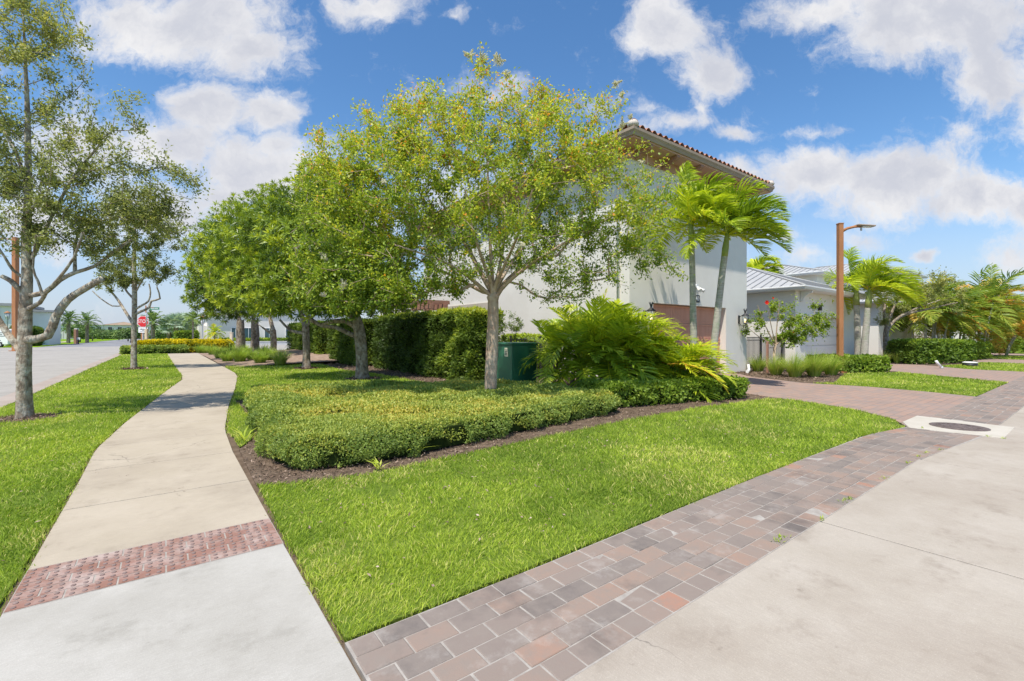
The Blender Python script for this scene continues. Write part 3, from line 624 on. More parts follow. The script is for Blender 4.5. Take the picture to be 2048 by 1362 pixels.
def tiled_hip(parent, name, m, x0, x1, y0, y1, z, pitch, per=.30, amp=.08, row=.36, lift=.035):
    """hip roof of barrel tiles: four corrugated, stepped slopes"""
    V, Fc, T, off = [], [], [], 0; hw = min(x1 - x0, y1 - y0) / 2
    for side in range(4):
        L = (x1 - x0) if side % 2 == 0 else (y1 - y0); nu = int(L / per) * 6; u = np.linspace(0, L, nu + 1)
        runs = []; r = 0.0
        while r < hw - 1e-6: runs += [r, min(r + row - .004, hw)]; r += row
        runs = np.array(runs); U, Rn = np.meshgrid(u, runs); cl = np.minimum(np.maximum(Rn, 0), np.minimum(U, L - U))
        fr = (Rn % row) / row
        ph = (U % per) / per; bar = np.abs(np.sin(ph * math.pi)) * amp * 1.6 - .02
        Z = z + cl * pitch + bar + lift * (1 - fr)
        if side == 0: X, Yy = x0 + U, y0 + cl
        elif side == 1: X, Yy = x1 - cl, y0 + U
        elif side == 2: X, Yy = x1 - U, y1 - cl
        else: X, Yy = x0 + cl, y1 - U
        V.append(np.stack([X.ravel(), Yy.ravel(), Z.ravel()], 1)); idx = off + np.arange(X.size).reshape(X.shape)
        Fc.append(np.stack([idx[:-1, :-1], idx[:-1, 1:], idx[1:, 1:], idx[1:, :-1]], -1).reshape(-1, 4)); off += X.size
    return rawmesh(name, np.concatenate(V), np.concatenate(Fc), m, parent)
rf = tiled_hip(h1, 'roof', M['tile'], ex0 - .03, ex1 + .03, ey0 - .03, ey1 + .03, 7.75, .34)
hw = (ex1 - ex0) / 2
for sx, cx in ((1, ex0), (-1, ex1)):
    for sy2, cyy in ((1, ey0), (-1, ey1)):
        nseg = 14; b = MB()
        for i in range(nseg):
            t0, t1 = i * hw / nseg, (i + 1.08) * hw / nseg
            b.tube([(cx + sx * t0, cyy + sy2 * t0, 7.84 + t0 * .34), (cx + sx * t1, cyy + sy2 * t1, 7.82 + t1 * .34)], [.15, .11], 8)
        b.build('hip_tile', M['tile'], rf)
for cx, cyy in ((ex0, ey0), (ex1, ey0)): b = MB(); b.lathe((cx + .06 * (1 if cx == ex0 else -1), cyy + .06, 7.76), [(.05, 0), (.16, .02), (.18, .10), (.13, .19), (.03, .22)], 12); b.build('hip_cap', M['tilecap'], rf)
b = MB(); b.tube([(A0 - .06, B0 + .42, .1), (A0 - .06, B0 + .42, 7.2), (A0 - .35, B0 + .3, 7.45)], .045, 8); b.build('downspout', M['white'], h1)

# pergola on the yard side
pg = thing('pergola', 'stained wooden pergola standing behind the tall clipped hedge', 'pergola', (10, 20, 0))
for x in (10.35,):
    for y in (18.95, 20.5):
        b = MB(); b.box(x - .09, x + .09, y - .09, y + .09, -.03, 2.72); b.build('post', M['wood'], pg, bevel=.008)
        b = MB(); b.obox((x + .32, y, 2.46), (.707, 0, .707), (0, 1, 0), (-.707, 0, .707), .36, .05, .05); b.build('brace', M['wood'], pg)
b = MB(); b.box(10.25, 10.45, 18.7, 20.8, 2.722, 2.95); b.box(9.55, 9.72, 18.7, 20.8, 2.722, 2.95); b.build('beam', M['wood'], pg, bevel=.006)
b = MB()
for y in np.arange(18.8, 20.8, .42): b.box(9.35, 10.6, y, y + .07, 2.953, 3.12)
b.build('rafter', M['wood'], pg)

# ---- lanterns, number plate, floodlight on the front wall
def lantern(x, label, z=2.16):
    y = B0; t = thing('wall_lantern', label, 'wall lantern', (x, y, z), 'lit lanterns beside the brown garage door')
    b = MB(); b.obox((x, y - .014, z), (1, 0, 0), (0, 1, 0), (0, 0, 1), .065, .014, .17); b.tube([(x, y - .03, z - .02), (x, y - .035, z + .02)], .03, 8); b.build('backplate', M['iron'], t, bevel=.008)
    b = MB(); b.tube([(x, y - .03, z - .12), (x, y - .10, z - .25), (x, y - .22, z - .29), (x, y - .26, z - .22)], .014, 8); b.build('arm', M['iron'], t); b = MB(); b.tube([(x, y - .03, z + .1), (x, y - .12, z + .15), (x, y - .2, z + .12)], .009, 6); b.build('arm', M['iron'], t)
    c = (x, y - .27, z - .2)
    b = MB(); b.lathe(c, [(.02, 0), (.075, .02), (.085, .04), (.06, .045)], 12); b.build('base', M['iron'], t)
    b = MB(); b.lathe(c, [(.075, .045), (.11, .16), (.125, .30), (.118, .34)], 16); b.build('glass', M['glass'], t)
    b = MB()
    for i in range(4):
        a = i * math.pi / 2 + .6; b.tube([(c[0] + .08 * math.cos(a), c[1] + .08 * math.sin(a), c[2] + .04), (c[0] + .127 * math.cos(a), c[1] + .127 * math.sin(a), c[2] + .30), (c[0] + .12 * math.cos(a), c[1] + .12 * math.sin(a), c[2] + .345)], .006, 5)
    b.build('cage', M['iron'], t)
    b = MB(); b.lathe(c, [(.155, .34), (.155, .355), (.09, .40), (.04, .44), (.035, .50), (.05, .53), (.02, .56)], 14)
    for i in range(6):
        a = i * math.pi / 3; b.tube([(c[0], c[1], c[2] + .52), (c[0] + .05 * math.cos(a), c[1] + .05 * math.sin(a), c[2] + .57), (c[0] + .075 * math.cos(a), c[1] + .075 * math.sin(a), c[2] + .64)], [.016, .014, .006], 5)
    b.build('cap', M['iron'], t)
    for dx in (-.03, .03):
        b = MB(); b.lathe((c[0] + dx, c[1], c[2] + .14), [(.006, -.08), (.008, 0), (.017, .025), (.012, .06), (.003, .085)], 8); b.build('candle_bulb', M['bulb'], t)
lantern(12.62, 'lit black lantern on the white wall above the palm clump, left of the garage door')
lantern(18.88, 'lit black lantern on the white wall right of the garage door, behind hibiscus twigs')
def text(body, size, loc, rot, m, parent, name='lettering', ext=.003):
    c = bpy.data.curves.new(name, 'FONT'); c.body = body; c.size = size; c.align_x = 'CENTER'; c.align_y = 'CENTER'; c.extrude = ext
    tmp = bpy.data.objects.new(name, c); COL.objects.link(tmp); bpy.context.view_layer.update()
    me = bpy.data.meshes.new_from_object(tmp.evaluated_get(bpy.context.evaluated_depsgraph_get())); bpy.data.objects.remove(tmp)
    me.materials.clear(); me.materials.append(m); o = bpy.data.objects.new(name, me); COL.objects.link(o)
    o.location = loc; o.rotation_euler = rot
    if parent: o.parent = parent; o.matrix_parent_inverse = Matrix.Translation(-Vector(parent.location))
    return o
pl = thing('number_plate', 'black house number plate reading 5040 above the brown garage door', 'number plate', (15.64, B0 - .01, 2.86))
b = MB(); b.box(15.36, 15.92, B0 - .025, B0 - .002, 2.73, 3.0); b.build('plate', M['black'], pl, bevel=.004)
t = text('5040', .25, (15.64, B0 - .029, 2.862), (R(90), 0, 0), M['white'], pl, ext=.002); t.scale = (.88, 1, 1)
fl = thing('floodlight', 'small twin white security floodlight on the wall above the number plate', 'floodlight', (15.7, B0 - .01, 3.3))
b = MB(); b.tube([(15.7, B0 - .002, 3.32), (15.7, B0 - .05, 3.32)], .085, 14); b.build('mount', M['white'], fl)
for dx, dz in ((-.1, -.12), (.1, -.12)):
    b = MB(); b.tube([(15.7, B0 - .05, 3.3), (15.7 + dx * .6, B0 - .1, 3.28), (15.7 + dx, B0 - .16, 3.32 + dz), (15.7 + dx * 1.3, B0 - .26, 3.26 + dz)], [.018, .018, .045, .075], 12); b.build('lamp_head', M['white'], fl)
dp = thing('drain_pipe', 'white drain pipe elbow lying at the foot of the white corner wall', 'drain pipe', (19.1, 9.2, 0))
b = MB(); b.tube([(19.45, 9.3, .3), (19.45, 9.28, .12), (19.3, 9.2, .07), (18.75, 9.0, .05)], [.05, .055, .055, .05], 10); b.build('pipe', M['white'], dp)
b = MB(); b.tube([(18.78, 9.01, .05), (18.70, 8.98, .048)], .066, 10); b.build('collar', M['white'], dp)

# ---- fences
def fence(name, label, p0, p1, z1, post_every=2.2, step=.115):
    p0, p1 = np.array(p0, float), np.array(p1, float); L = np.linalg.norm(p1 - p0); d = (p1 - p0) / L; nn = np.array([-d[1], d[0]])
    t = thing(name, label, 'fence', (*((p0 + p1) / 2), 0)); ax = (d[0], d[1], 0); ay = (nn[0], nn[1], 0)
    b = MB()
    for z in (.14, z1 - .16, z1 - .03): b.obox((*((p0 + p1) / 2), z), ax, ay, (0, 0, 1), L / 2, .016, .016)
    b.build('rail', M['iron'], t)
    for s in np.arange(0, L + .01, post_every):
        b = MB(); b.obox((*(p0 + d * s), z1 / 2 + .03), ax, ay, (0, 0, 1), .03, .03, z1 / 2 + .06); b.build('post', M['iron'], t)
    b = MB()
    for s in np.arange(step, L, step): b.obox((*(p0 + d * s), z1 / 2), ax, ay, (0, 0, 1), .0095, .0095, z1 / 2 - .03)
    b.build('picket', M['iron'], t)
fence('picket_fence', 'black metal picket fence between the white garages, behind the hibiscus', (19.58, 9.85), (24.33, 9.85), 1.45)
fence('picket_fence', 'black metal picket fence behind the green utility box and palm clump', (9.2, 12.2), (11.84, 12.2), 1.4, 1.3)
ws = thing('privacy_gate', 'dark slatted gate between the second garage and the wall behind it', 'gate', (35, 11, 0))
b = MB()
for i in range(12): b.box(33.05 + i * .31, 33.33 + i * .31, 10.6, 10.64, .1, 1.9)
b.build('slat_panel', M['iron'], ws)
b = MB(); b.box(33.02, 36.9, 10.645, 10.69, 1.6, 1.7); b.box(33.02, 36.9, 10.645, 10.69, .3, .4); b.build('rail', M['iron'], ws)

# ------------------------------------------------------------------ neighbour houses along the alley
def metal_hip(parent, x0, x1, y0, y1, z, pitch, seam=.46, m=None, sm=None, corner_seams=True):
    m = m or M['metalroof']; sm = sm or M['seam']; hw = min(x1 - x0, y1 - y0) / 2; zr = z + hw * pitch
    if x1 - x0 <= y1 - y0: r0, r1 = ((x0 + x1) / 2, y0 + hw, zr), ((x0 + x1) / 2, y1 - hw + .001, zr)
    else: r0, r1 = (x0 + hw, (y0 + y1) / 2, zr), (x1 - hw + .001, (y0 + y1) / 2, zr)
    b = MB(); c = [(x0, y0, z), (x1, y0, z), (x1, y1, z), (x0, y1, z)]
    if x1 - x0 <= y1 - y0: fs = [[c[0], c[1], r0], [c[1], c[2], r1, r0], [c[2], c[3], r1], [c[3], c[0], r0, r1]]
    else: fs = [[c[0], c[1], r1, r0], [c[1], c[2], r1], [c[2], c[3], r0, r1], [c[3], c[0], r0]]
    for f in fs: b.poly(f)
    b.b.faces.ensure_lookup_table(); nf0 = len(b.b.faces)
    for side in range(4):
        L = (x1 - x0) if side % 2 == 0 else (y1 - y0)
        for u in np.arange(seam / 2, L, seam):
            r = min(u, L - u, hw)
            pa = {0: (x0 + u, y0), 1: (x1, y0 + u), 2: (x1 - u, y1), 3: (x0, y1 - u)}[side]; dv = {0: (0, 1), 1: (-1, 0), 2: (0, -1), 3: (1, 0)}[side]
            p0 = np.array([*pa, z + .012]); p1 = np.array([pa[0] + dv[0] * r, pa[1] + dv[1] * r, z + r * pitch + .012]); mid = (p0 + p1) / 2; ax = p1 - p0; l = np.linalg.norm(ax)
            if l < .1: continue
            ax /= l; ay = np.array([-dv[1], dv[0], 0]); b.obox(mid, ax, ay, np.cross(ax, ay), l / 2, .018, .026)
    for fi, fc_ in enumerate(b.b.faces): fc_.material_index = 1 if fi >= nf0 else 0
    rf = b.build('roof', m, parent); rf.data.materials.append(sm)
    b = MB()
    for a, q2 in ((c[0], r0), (c[1], r0 if x1 - x0 <= y1 - y0 else r1), (r0, r1)): b.tube([(a[0], a[1], a[2] + .03), (q2[0], q2[1], q2[2] + .03)], .05, 6)
    b.build('ridge_cap', m, rf); return rf
def garage_house(name, label, x0, x1, y0, y1, zw, d0, d1, dz, wm, two=None):
    t = thing(name, label, 'house', ((x0 + x1) / 2, (y0 + y1) / 2, 0)); b = MB()
    b.box(x0, x1, y0 + .3, y1, 0, zw); b.box(x0, d0, y0, y0 + .3, 0, zw); b.box(d1, x1, y0, y0 + .3, 0, zw); b.box(d0, d1, y0, y0 + .3, dz, zw)
    if two: b.box(two[0], two[1], two[2], two[3], 0, two[4])
    b.build('wall', wm, t)
    b = MB(); n = 5; hh = dz / n
    for i in range(n): b.box(d0 + .01, d1 - .01, y0 + .2 + .012 * (i % 1), y0 + .26, .01 + i * hh, (i + 1) * hh - .03)
    b.box(d0 + .01, d1 - .01, y0 + .255, y0 + .29, .01, dz); b.build('garage_door', M['whitedoor'], t)
    b = MB(); o = .6
    b.box(x0 - o, x1 + o, y0 - o, y1 + o, zw + .002, zw + .06); b.build('soffit', M['white'], t)
    gutter(t, M['white'], x0 - o + .02, x1 + o - .02, y0 - o + .02, y1 + o - .02, zw + .03, .14, .11)
    metal_hip(t, x0 - o - .03, x1 + o + .03, y0 - o - .03, y1 + o + .03, zw + .16, .365)
    if two:
        a0, a1, c0, c1, z2 = two; o = .7
        b = MB(); b.box(a0 - o, a1 + o, c0 - o, c1 + o, z2 + .002, z2 + .06); b.build('soffit', M['white'], t)
        gutter(t, M['white'], a0 - o + .02, a1 + o - .02, c0 - o + .02, c1 + o - .02, z2 + .03, .14, .11)
        metal_hip(t, a0 - o - .03, a1 + o + .03, c0 - o - .03, c1 + o + .03, z2 + .16, .3)
    return t
h2 = garage_house('garage_house', 'single storey white garage with grey standing seam roof beside the tiled house', 24.35, 33, 9.4, 18.2, 3.68, 25.5, 30.4, 2.45, M['stucco_cream'])
b = MB(); b.box(25.44, 30.46, 9.34, 9.4, 2.46, 2.6); b.box(30.41, 30.47, 9.345, 9.4, 0, 2.45); b.build('door_trim', M['stucco_cream'], h2)
b = MB(); x, y, z = 24.95, 9.38, 3.66
pr = [(0, 0), (.5, 0), (.5, -.08), (.36, -.12), (.2, -.26), (.1, -.46), (0, -.5)]
rg = [[b.b.verts.new((x + s, y - p, z + q)) for p, q in pr] for s in (-.07, .07)]; b.b.faces.new(rg[0]); b.b.faces.new(rg[1][::-1])
for i in range(len(pr)): j = (i + 1) % len(pr); b.b.faces.new([rg[0][i], rg[1][i], rg[1][j], rg[0][j]])
b.build('corbel', M['white'], h2, tri=True)
wl = thing('wall_lamp', 'small square dark lamp on the white garage wall near the tall lamp post', 'wall lamp', (27.2, 9.38, 2.95))
b = MB(); b.box(27.1, 27.3, 9.26, 9.397, 2.8, 3.1); b.build('housing', M['iron'], wl, bevel=.01); b = MB(); b.box(27.14, 27.26, 9.28, 9.38, 2.79, 2.80); b.build('lens', M['white'], wl)
garage_house('two_storey_house', 'tall pale two storey house with grey metal roof rising behind the second garage', 37.2, 46, 9.4, 13.4, 3.6, 39, 44, 2.4, M['stucco_cream'], (38.5, 47, 13.42, 24, 6.0))
garage_house('two_storey_house', 'farthest pale house on the alley, mostly hidden behind the orange tinged palms', 51.5, 60, 9.4, 13.4, 3.6, 53, 58, 2.4, M['stucco_cream'], (52.7, 61, 12.3, 24, 7.3))
garage_house('garage_house', 'low white house glimpsed at the far right beyond the palms', 74, 83, 9.4, 18, 3.6, 76, 81, 2.4, M['stucco_cream'])

# ------------------------------------------------------------------ utility box
ub = thing('utility_box', 'dark green metal utility box with pale sticker behind the crape myrtle trunk', 'utility box', (7.95, 10.3, 0))
x0, x1, y0, y1 = 7.54, 8.42, 9.95, 10.75
b = MB(); b.box(x0, x1, y0, y1, .02, 1.24); b.build('cabinet', M['box_green'], ub, bevel=.015)
b = MB(); b.box(x0 - .03, x1 + .03, y0 - .03, y1 + .03, 1.241, 1.305); b.build('lid', M['lid_green'], ub, bevel=.015)
b = MB(); b.box(x0 + .05, x1 - .05, y0 - .018, y0 - .002, .08, 1.2); b.build('door', M['box_green'], ub, bevel=.006)
b = MB(); b.box(x0 - .008, x0 - .001, y0 + .18, y0 + .34, .92, 1.16); st = b.build('sticker', M['sticker'], ub)
b = MB()
for i in range(4): b.box(x0 - .011, x0 - .009, y0 + .205, y0 + .315, .955 + i * .045, .975 + i * .045)
b.build('print', M['black'], st)
b = MB(); b.box(x0 - .08, x1 + .08, y0 - .08, y1 + .08, -.06, .02); b.build('base', M['pad'], ub)

# ------------------------------------------------------------------ tall lamp posts
def lamp_post(label, base, zt, w, armdir, armlen=1.15):
    t = thing('lamp_post', label, 'lamp post', base); x, y, z = base; ad = np.array(armdir) / np.linalg.norm(armdir); pd = np.array([-ad[1], ad[0]])
    ax, ay = (ad[0], ad[1], 0), (pd[0], pd[1], 0)
    b = MB(); b.obox((x, y, (zt - .03) / 2), ax, ay, (0, 0, 1), w / 2, w / 2, (zt + .03) / 2); b.obox((x, y, zt + .02), ax, ay, (0, 0, 1), w / 2 + .012, w / 2 + .012, .02); b.build('pole', M['rust'], t, bevel=.008)
    b = MB(); b.obox((x, y, .02), ax, ay, (0, 0, 1), w * .9, w * .9, .03); b.build('base_plate', M['rust'], t)
    p = lambda s, dz: (x + ad[0] * s, y + ad[1] * s, zt + dz); k = armlen / 1.15
    b = MB(); b.tube([p(w / 2, -.28), p(.3 * k, -.17), p(.6 * k, -.10), p(.82 * k, -.09)], [.065, .055, .05, .045], 8); b.build('arm', M['rust'], t)
    b = MB()
    b.obox(p(1.0 * k, -.065), nrm(np.array([ad[0], ad[1], -.06])), ay, nrm(np.array([ad[0] * .06, ad[1] * .06, 1])), .36 * k, .15, .03); hd = b.build('lamp_head', M['gutter'], t, bevel=.02)
    b = MB(); b.obox(p(1.05 * k, -.11), ax, ay, (0, 0, 1), .2 * k, .1, .012); b.build('lens', M['white'], hd)
    b = MB(); b.tube([p(.86 * k, -.10), p(.86 * k, -.26)], .035, 8); b.build('sensor', M['greypost'], hd); return t
lp = XY(1680, 18.6); lamp_post('tall square rust brown lamp post with arm in front of the white garage', (lp[0], lp[1], 0), 6.02, .178, RIGHT[:2])
lp = XY(31, 44.5); lamp_post('thick rust brown lamp column rising behind the lichen covered oak trunk', (lp[0], lp[1], -.02), 11.0, .37, (-RIGHT)[:2], 1.8)

# ------------------------------------------------------------------ trees
class Skel:
    def __init__(s): s.p, s.par, s.ok = [], [], []
    def line(s, pts, start=None, ok_from=0.0):
        """polyline of skeleton nodes; start = index of the node it leaves from"""
        pts = [np.asarray(p, float) for p in pts]; prev = start
        if start is not None: pts = [s.p[start]] + pts
        dense = []
        for i in range(len(pts) - 1):                               # Catmull-Rom
            a, b_, c, d = pts[max(i - 1, 0)], pts[i], pts[i + 1], pts[min(i + 2, len(pts) - 1)]
            m = max(2, int(np.linalg.norm(c - b_) / .22))
            for k in range(m):
                t = k / m; dense.append(.5 * (2 * b_ + (c - a) * t + (2 * a - 5 * b_ + 4 * c - d) * t * t + (-a + 3 * b_ - 3 * c + d) * t ** 3))
        dense.append(pts[-1])
        if start is not None: dense = dense[1:]
        ids = []
        for i, p in enumerate(dense):
            s.p.append(p); s.par.append(-1 if prev is None else prev); s.ok.append(i / len(dense) >= ok_from); prev = len(s.p) - 1; ids.append(prev)
        return ids
    def near(s, p): return int(np.argmin(np.linalg.norm(np.array(s.p) - np.asarray(p), axis=1)))
def grow(sk, targets, seg=.3, wander=.05, bias=.35, lift=.0):
    fork = sk.p[-1] if not len(sk.p) else np.array(sk.p)[np.array(sk.ok)][0]
    n0 = len(sk.p); cap = n0 + int(len(targets) * 14) + 4000
    pos = np.zeros((cap, 3)); nd = np.zeros((cap, 3)); par = -np.ones(cap, int); ok = np.zeros(cap, bool)
    pos[:n0] = sk.p; par[:n0] = sk.par; ok[:n0] = sk.ok
    for i in range(n0): nd[i] = nrm(pos[i] - pos[par[i]]) if par[i] >= 0 else UP
    n = n0; tips = []
    order = np.argsort(np.linalg.norm(targets - fork, axis=1))
    for t in targets[order]:
        dv = t - pos[:n]; ds = np.linalg.norm(dv, axis=1) + 1e-6; cs = np.einsum('ij,ij->i', dv, nd[:n]) / ds
        cost = ds * (1 + bias - bias * cs) + np.where(ok[:n], 0, 1e3); j = int(np.argmin(cost)); L = ds[j]
        m = max(1, int(L / seg)); p0, p3 = pos[j], t
        p1 = p0 + nd[j] * L * .22; p2 = t - nrm(nrm(t - fork) + UP * lift) * L * .22; prev = j
        for k in range(1, m + 1):
            if n >= cap: break
            u = k / m; q = (1 - u) ** 3 * p0 + 3 * (1 - u) ** 2 * u * p1 + 3 * (1 - u) * u * u * p2 + u ** 3 * p3
            if k < m: q = q + rng.normal(0, wander, 3) * min(1, L)
            pos[n] = q; nd[n] = nrm(q - pos[prev]); par[n] = prev; ok[n] = True; prev = n; n += 1
        tips.append(prev)
    return pos[:n], par[:n], nd[:n], np.array(tips), n0
def radii(pos, par, r_tip, e=2.3):
    n = len(pos); s = np.zeros(n); has = np.zeros(n, bool); has[par[par >= 0]] = True; s[~has] = r_tip ** e
    for i in range(n - 1, -1, -1):
        if par[i] >= 0: s[par[i]] += s[i]
    return s ** (1 / e)
def twigmesh(pos, par, r, sel, kthin=4):
    V, Fc, off = [], [], 0
    for k, mask in ((8, sel & (r > .045)), (6, sel & (r <= .045) & (r > .014)), (kthin, sel & (r <= .014))):
        i = np.where(mask & (par >= 0))[0]
        if not len(i): continue
        a, b_ = pos[par[i]], pos[i]; d = nrm(b_ - a); ref = np.where(np.abs(d[:, 2:3]) < .9, np.array([[0, 0, 1.0]]), np.array([[1.0, 0, 0]])); s = nrm(np.cross(d, ref)); t = np.cross(d, s)
        ra = np.minimum(r[par[i]], r[i] * 1.18); rb = r[i]; an = np.arange(k) * 2 * math.pi / k
        ring = np.cos(an)[None, :, None] * s[:, None] + np.sin(an)[None, :, None] * t[:, None]
        A = a[:, None] - d[:, None] * (ra * .25)[:, None, None] + ring * ra[:, None, None]; B_ = b_[:, None] + d[:, None] * (rb * .3)[:, None, None] + ring * rb[:, None, None]
        V.append(np.concatenate([A, B_], 1).reshape(-1, 3)); jj = np.arange(k); base = off + np.arange(len(i))[:, None] * 2 * k
        f = np.stack([base + jj, base + (jj + 1) % k, base + k + (jj + 1) % k, base + k + jj], -1); Fc.append(f.reshape(-1, 4))
        if k == 8:
            e0 = (base + k); Fc.append(np.concatenate([e0 + np.array([0, 1, 2, 3]), e0 + np.array([0, 3, 4, 5]), e0 + np.array([0, 5, 6, 7])]))
        off += len(i) * 2 * k
    return np.concatenate(V), np.concatenate(Fc)
def lobes(spec, per):
    """spec: (u, v, depth, rx, rz[, ry, weight]) -> random points in the ellipsoids (denser outward), per = points per weight"""
    out = []
    for s in spec:
        u, v, Y, rx, rz = s[:5]; ry = s[5] if len(s) > 5 else rx; w = s[6] if len(s) > 6 else 1
        n = max(3, int(per * w * rx * ry * rz)); d = rdir(n) * (rng.random(n) ** .36)[:, None]
        c = P(u, v, Y); out.append(c + d[:, :1] * rx * RIGHT + d[:, 1:2] * ry * FWD + d[:, 2:] * rz * UP)
    return np.concatenate(out)
def trunkmesh(pts, rad, k=14, lump=.07, seed=0):
    pts = np.array(pts); n = len(pts); rg = np.random.default_rng(seed); d = nrm(np.gradient(pts, axis=0)); V = []
    ph = rg.uniform(0, 6.3, 6); hgt = np.concatenate([[0], np.cumsum(np.linalg.norm(np.diff(pts, axis=0), axis=1))])
    s = np.array([1.0, 0, 0]); 
    for i in range(n):
        s = nrm(s - d[i] * np.dot(s, d[i])); t = np.cross(d[i], s); an = np.arange(k) * 2 * math.pi / k
        rr = rad[i] * (1 + lump * np.sin(2 * an + ph[0] + hgt[i] * 1.3) + lump * .7 * np.sin(3 * an + ph[1] - hgt[i] * 2.1) + lump * .5 * np.sin(5 * an + ph[2] + hgt[i] * 5))
        V.append(pts[i] + np.cos(an)[:, None] * s * rr[:, None] + np.sin(an)[:, None] * t * rr[:, None])
    V = np.concatenate(V); j = np.arange(k); b0 = np.arange(n - 1)[:, None] * k
    return V, np.stack([b0 + j, b0 + (j + 1) % k, b0 + k + (j + 1) % k, b0 + k + j], -1).reshape(-1, 4)
def interp(pts, m):
    pts = np.array(pts, float); x = np.linspace(0, len(pts) - 1, m); return np.stack([np.interp(x, np.arange(len(pts)), pts[:, k]) for k in range(pts.shape[1])], 1)
def leafcloud(q, pos, par, nd, tips, n0, per_tip, L, Wd, spread, tintf, back=4, up_bias=.25, droop=.15, fold=.15):
    """leaves along the last few nodes of every twig"""
    node = tips.copy(); src, dr = [], []
    for k in range(back):
        src.append(pos[node]); dr.append(nd[node]); pr = par[node]; node = np.where((pr >= n0), pr, node)
    src = np.concatenate(src); dr = np.concatenate(dr); n = len(src) * per_tip // back; pick = rng.integers(0, len(src), n)
    Pt = src[pick] + rng.normal(0, spread, (n, 3)); D = nrm(dr[pick] * .55 + rdir(n) * .9 + UP * up_bias * .3); N = nrm(rdir(n) * .7 + UP * (.55 + up_bias))
    s = rng.uniform(.65, 1.25, n); leafq(q, Pt, D, N, L * s, Wd * s, tintf(Pt, n), fold, droop)
def join(parts):
    V, Fc, o = [], [], 0
    for v, f in parts: V.append(v); Fc.append(f + o); o += len(v)
    return np.concatenate(V), np.concatenate(Fc)
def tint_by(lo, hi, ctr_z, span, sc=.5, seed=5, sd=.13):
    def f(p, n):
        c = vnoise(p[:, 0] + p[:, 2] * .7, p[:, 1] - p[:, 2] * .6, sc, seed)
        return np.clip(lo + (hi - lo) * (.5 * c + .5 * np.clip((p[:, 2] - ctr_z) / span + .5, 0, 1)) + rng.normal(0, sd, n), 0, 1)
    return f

# ---- crape myrtle in the groundcover bed
MY = 9.66
base = XY(981, MY); tr = thing('crape_myrtle', 'spreading crape myrtle with smooth pinkish trunk and white blossoms in the clipped groundcover', 'tree', base)
tp = [base + UP * -.1, P(982, 760, MY), P(984, 700, MY), P(986, 640, MY), P(986, 606, MY), P(985, 585, MY)]
sk = Skel(); ids = sk.line(tp, ok_from=.80); tops = ids[-1]
limbs = [[(975, 572, MY + .05), (955, 535, MY + .2), (925, 480, MY + .5), (880, 400, MY + .8)], [(995, 572, MY), (1020, 530, MY + .2), (1055, 480, MY + .4), (1095, 400, MY + .8)], [(982, 566, MY - .1), (965, 520, MY - .45), (945, 455, MY - .9), (930, 380, MY - 1.3)],
         [(992, 566, MY + .1), (1002, 520, MY + .3), (1010, 450, MY + .6), (1005, 350, MY + .9)], [(968, 580, MY - .05), (935, 552, MY - .3), (880, 520, MY - .7), (790, 490, MY - 1.0)], [(1003, 578, MY - .05), (1035, 548, MY - .3), (1090, 510, MY - .6), (1170, 460, MY - .8)],
         [(966, 584, MY + .05), (925, 562, MY + .3), (870, 535, MY + .8), (800, 500, MY + 1.2)], [(992, 568, MY - .1), (1012, 525, MY - .5), (1040, 460, MY - 1.1), (1065, 380, MY - 1.7)], [(976, 568, MY + .15), (955, 530, MY + .7), (930, 480, MY + 1.5), (900, 420, MY + 2.1)], [(1000, 574, MY + .1), (1030, 545, MY + .6), (1080, 505, MY + 1.3), (1150, 440, MY + 1.9)], [(985, 560, MY), (981, 500, MY - .05), (978, 420, MY - .1), (975, 330, MY - .2)]]
mthick = {}
for n_, lb in enumerate(limbs):
    li = sk.line([P(*p) for p in lb], start=ids[-1 - (n_ % 3)])
    mthick.update({i: .048 + (.013 - .048) * (k / len(li)) ** .8 for k, i in enumerate(li)})
spec = [(985, 385, MY, 2.7, 1.75, 2.6, .85), (800, 400, MY - .2, 1.7, 1.4, 1.6, .9), (1180, 400, MY - .2, 1.6, 1.35, 1.6, .8), (700, 500, MY - .5, 1.15, 1.1, 1.1, 2.4), (655, 390, MY - .2, .85, .8, .8, 3.4), (635, 540, MY - .7, .8, .65, .7, 3.2), (1265, 470, MY, 1.0, .8, 1.1, 1.2),
        (980, 255, MY, 1.9, .85, 1.6, 1.0), (850, 260, MY, 1.2, .75, 1.1, 1.2), (1120, 260, MY, 1.2, .7, 1.2, 1.2), (755, 280, MY + .2, .95, .75, .9, 2.2), (690, 320, MY, .8, .7, .8, 2.8), (1220, 320, MY + .2, .8, .7, .8, 1.1),
        (1180, 550, MY - .2, 1.2, .36, 1.2, 1.2), (800, 545, MY - .5, 1.5, .55, 1.2, 1.2), (740, 590, MY - .9, 1.1, .36, .9, 3.2), (665, 600, MY - .8, .9, .34, .8, 3.6), (840, 575, MY - .6, .9, .35, .9, 2.2), (960, 130, MY, .18, .5, .18, 9), (1225, 215, MY, .28, .5, .3, 4), (880, 190, MY, .5, .4, .5, 3), (800, 200, MY + .2, .3, .4, .3, 4), (1090, 200, MY, .5, .4, .5, 3), (1020, 175, MY, .4, .3, .4, 3), (1330, 540, MY, .5, .35, .5, 3), (1320, 380, MY, .6, .6, .7, 1.6), (1130, 590, MY - .2, .5, .25, .5, 2), (990, 490, MY - 1.6, 1.4, .6, .7, .6)]
tg = lobes(spec, 62); tg = tg[tg[:, 2] > 2.0]; sk_l = np.arange(len(ids), len(sk.p))
pos, par, nd, tips, n0 = grow(sk, tg, .24, .022, .55, .5)
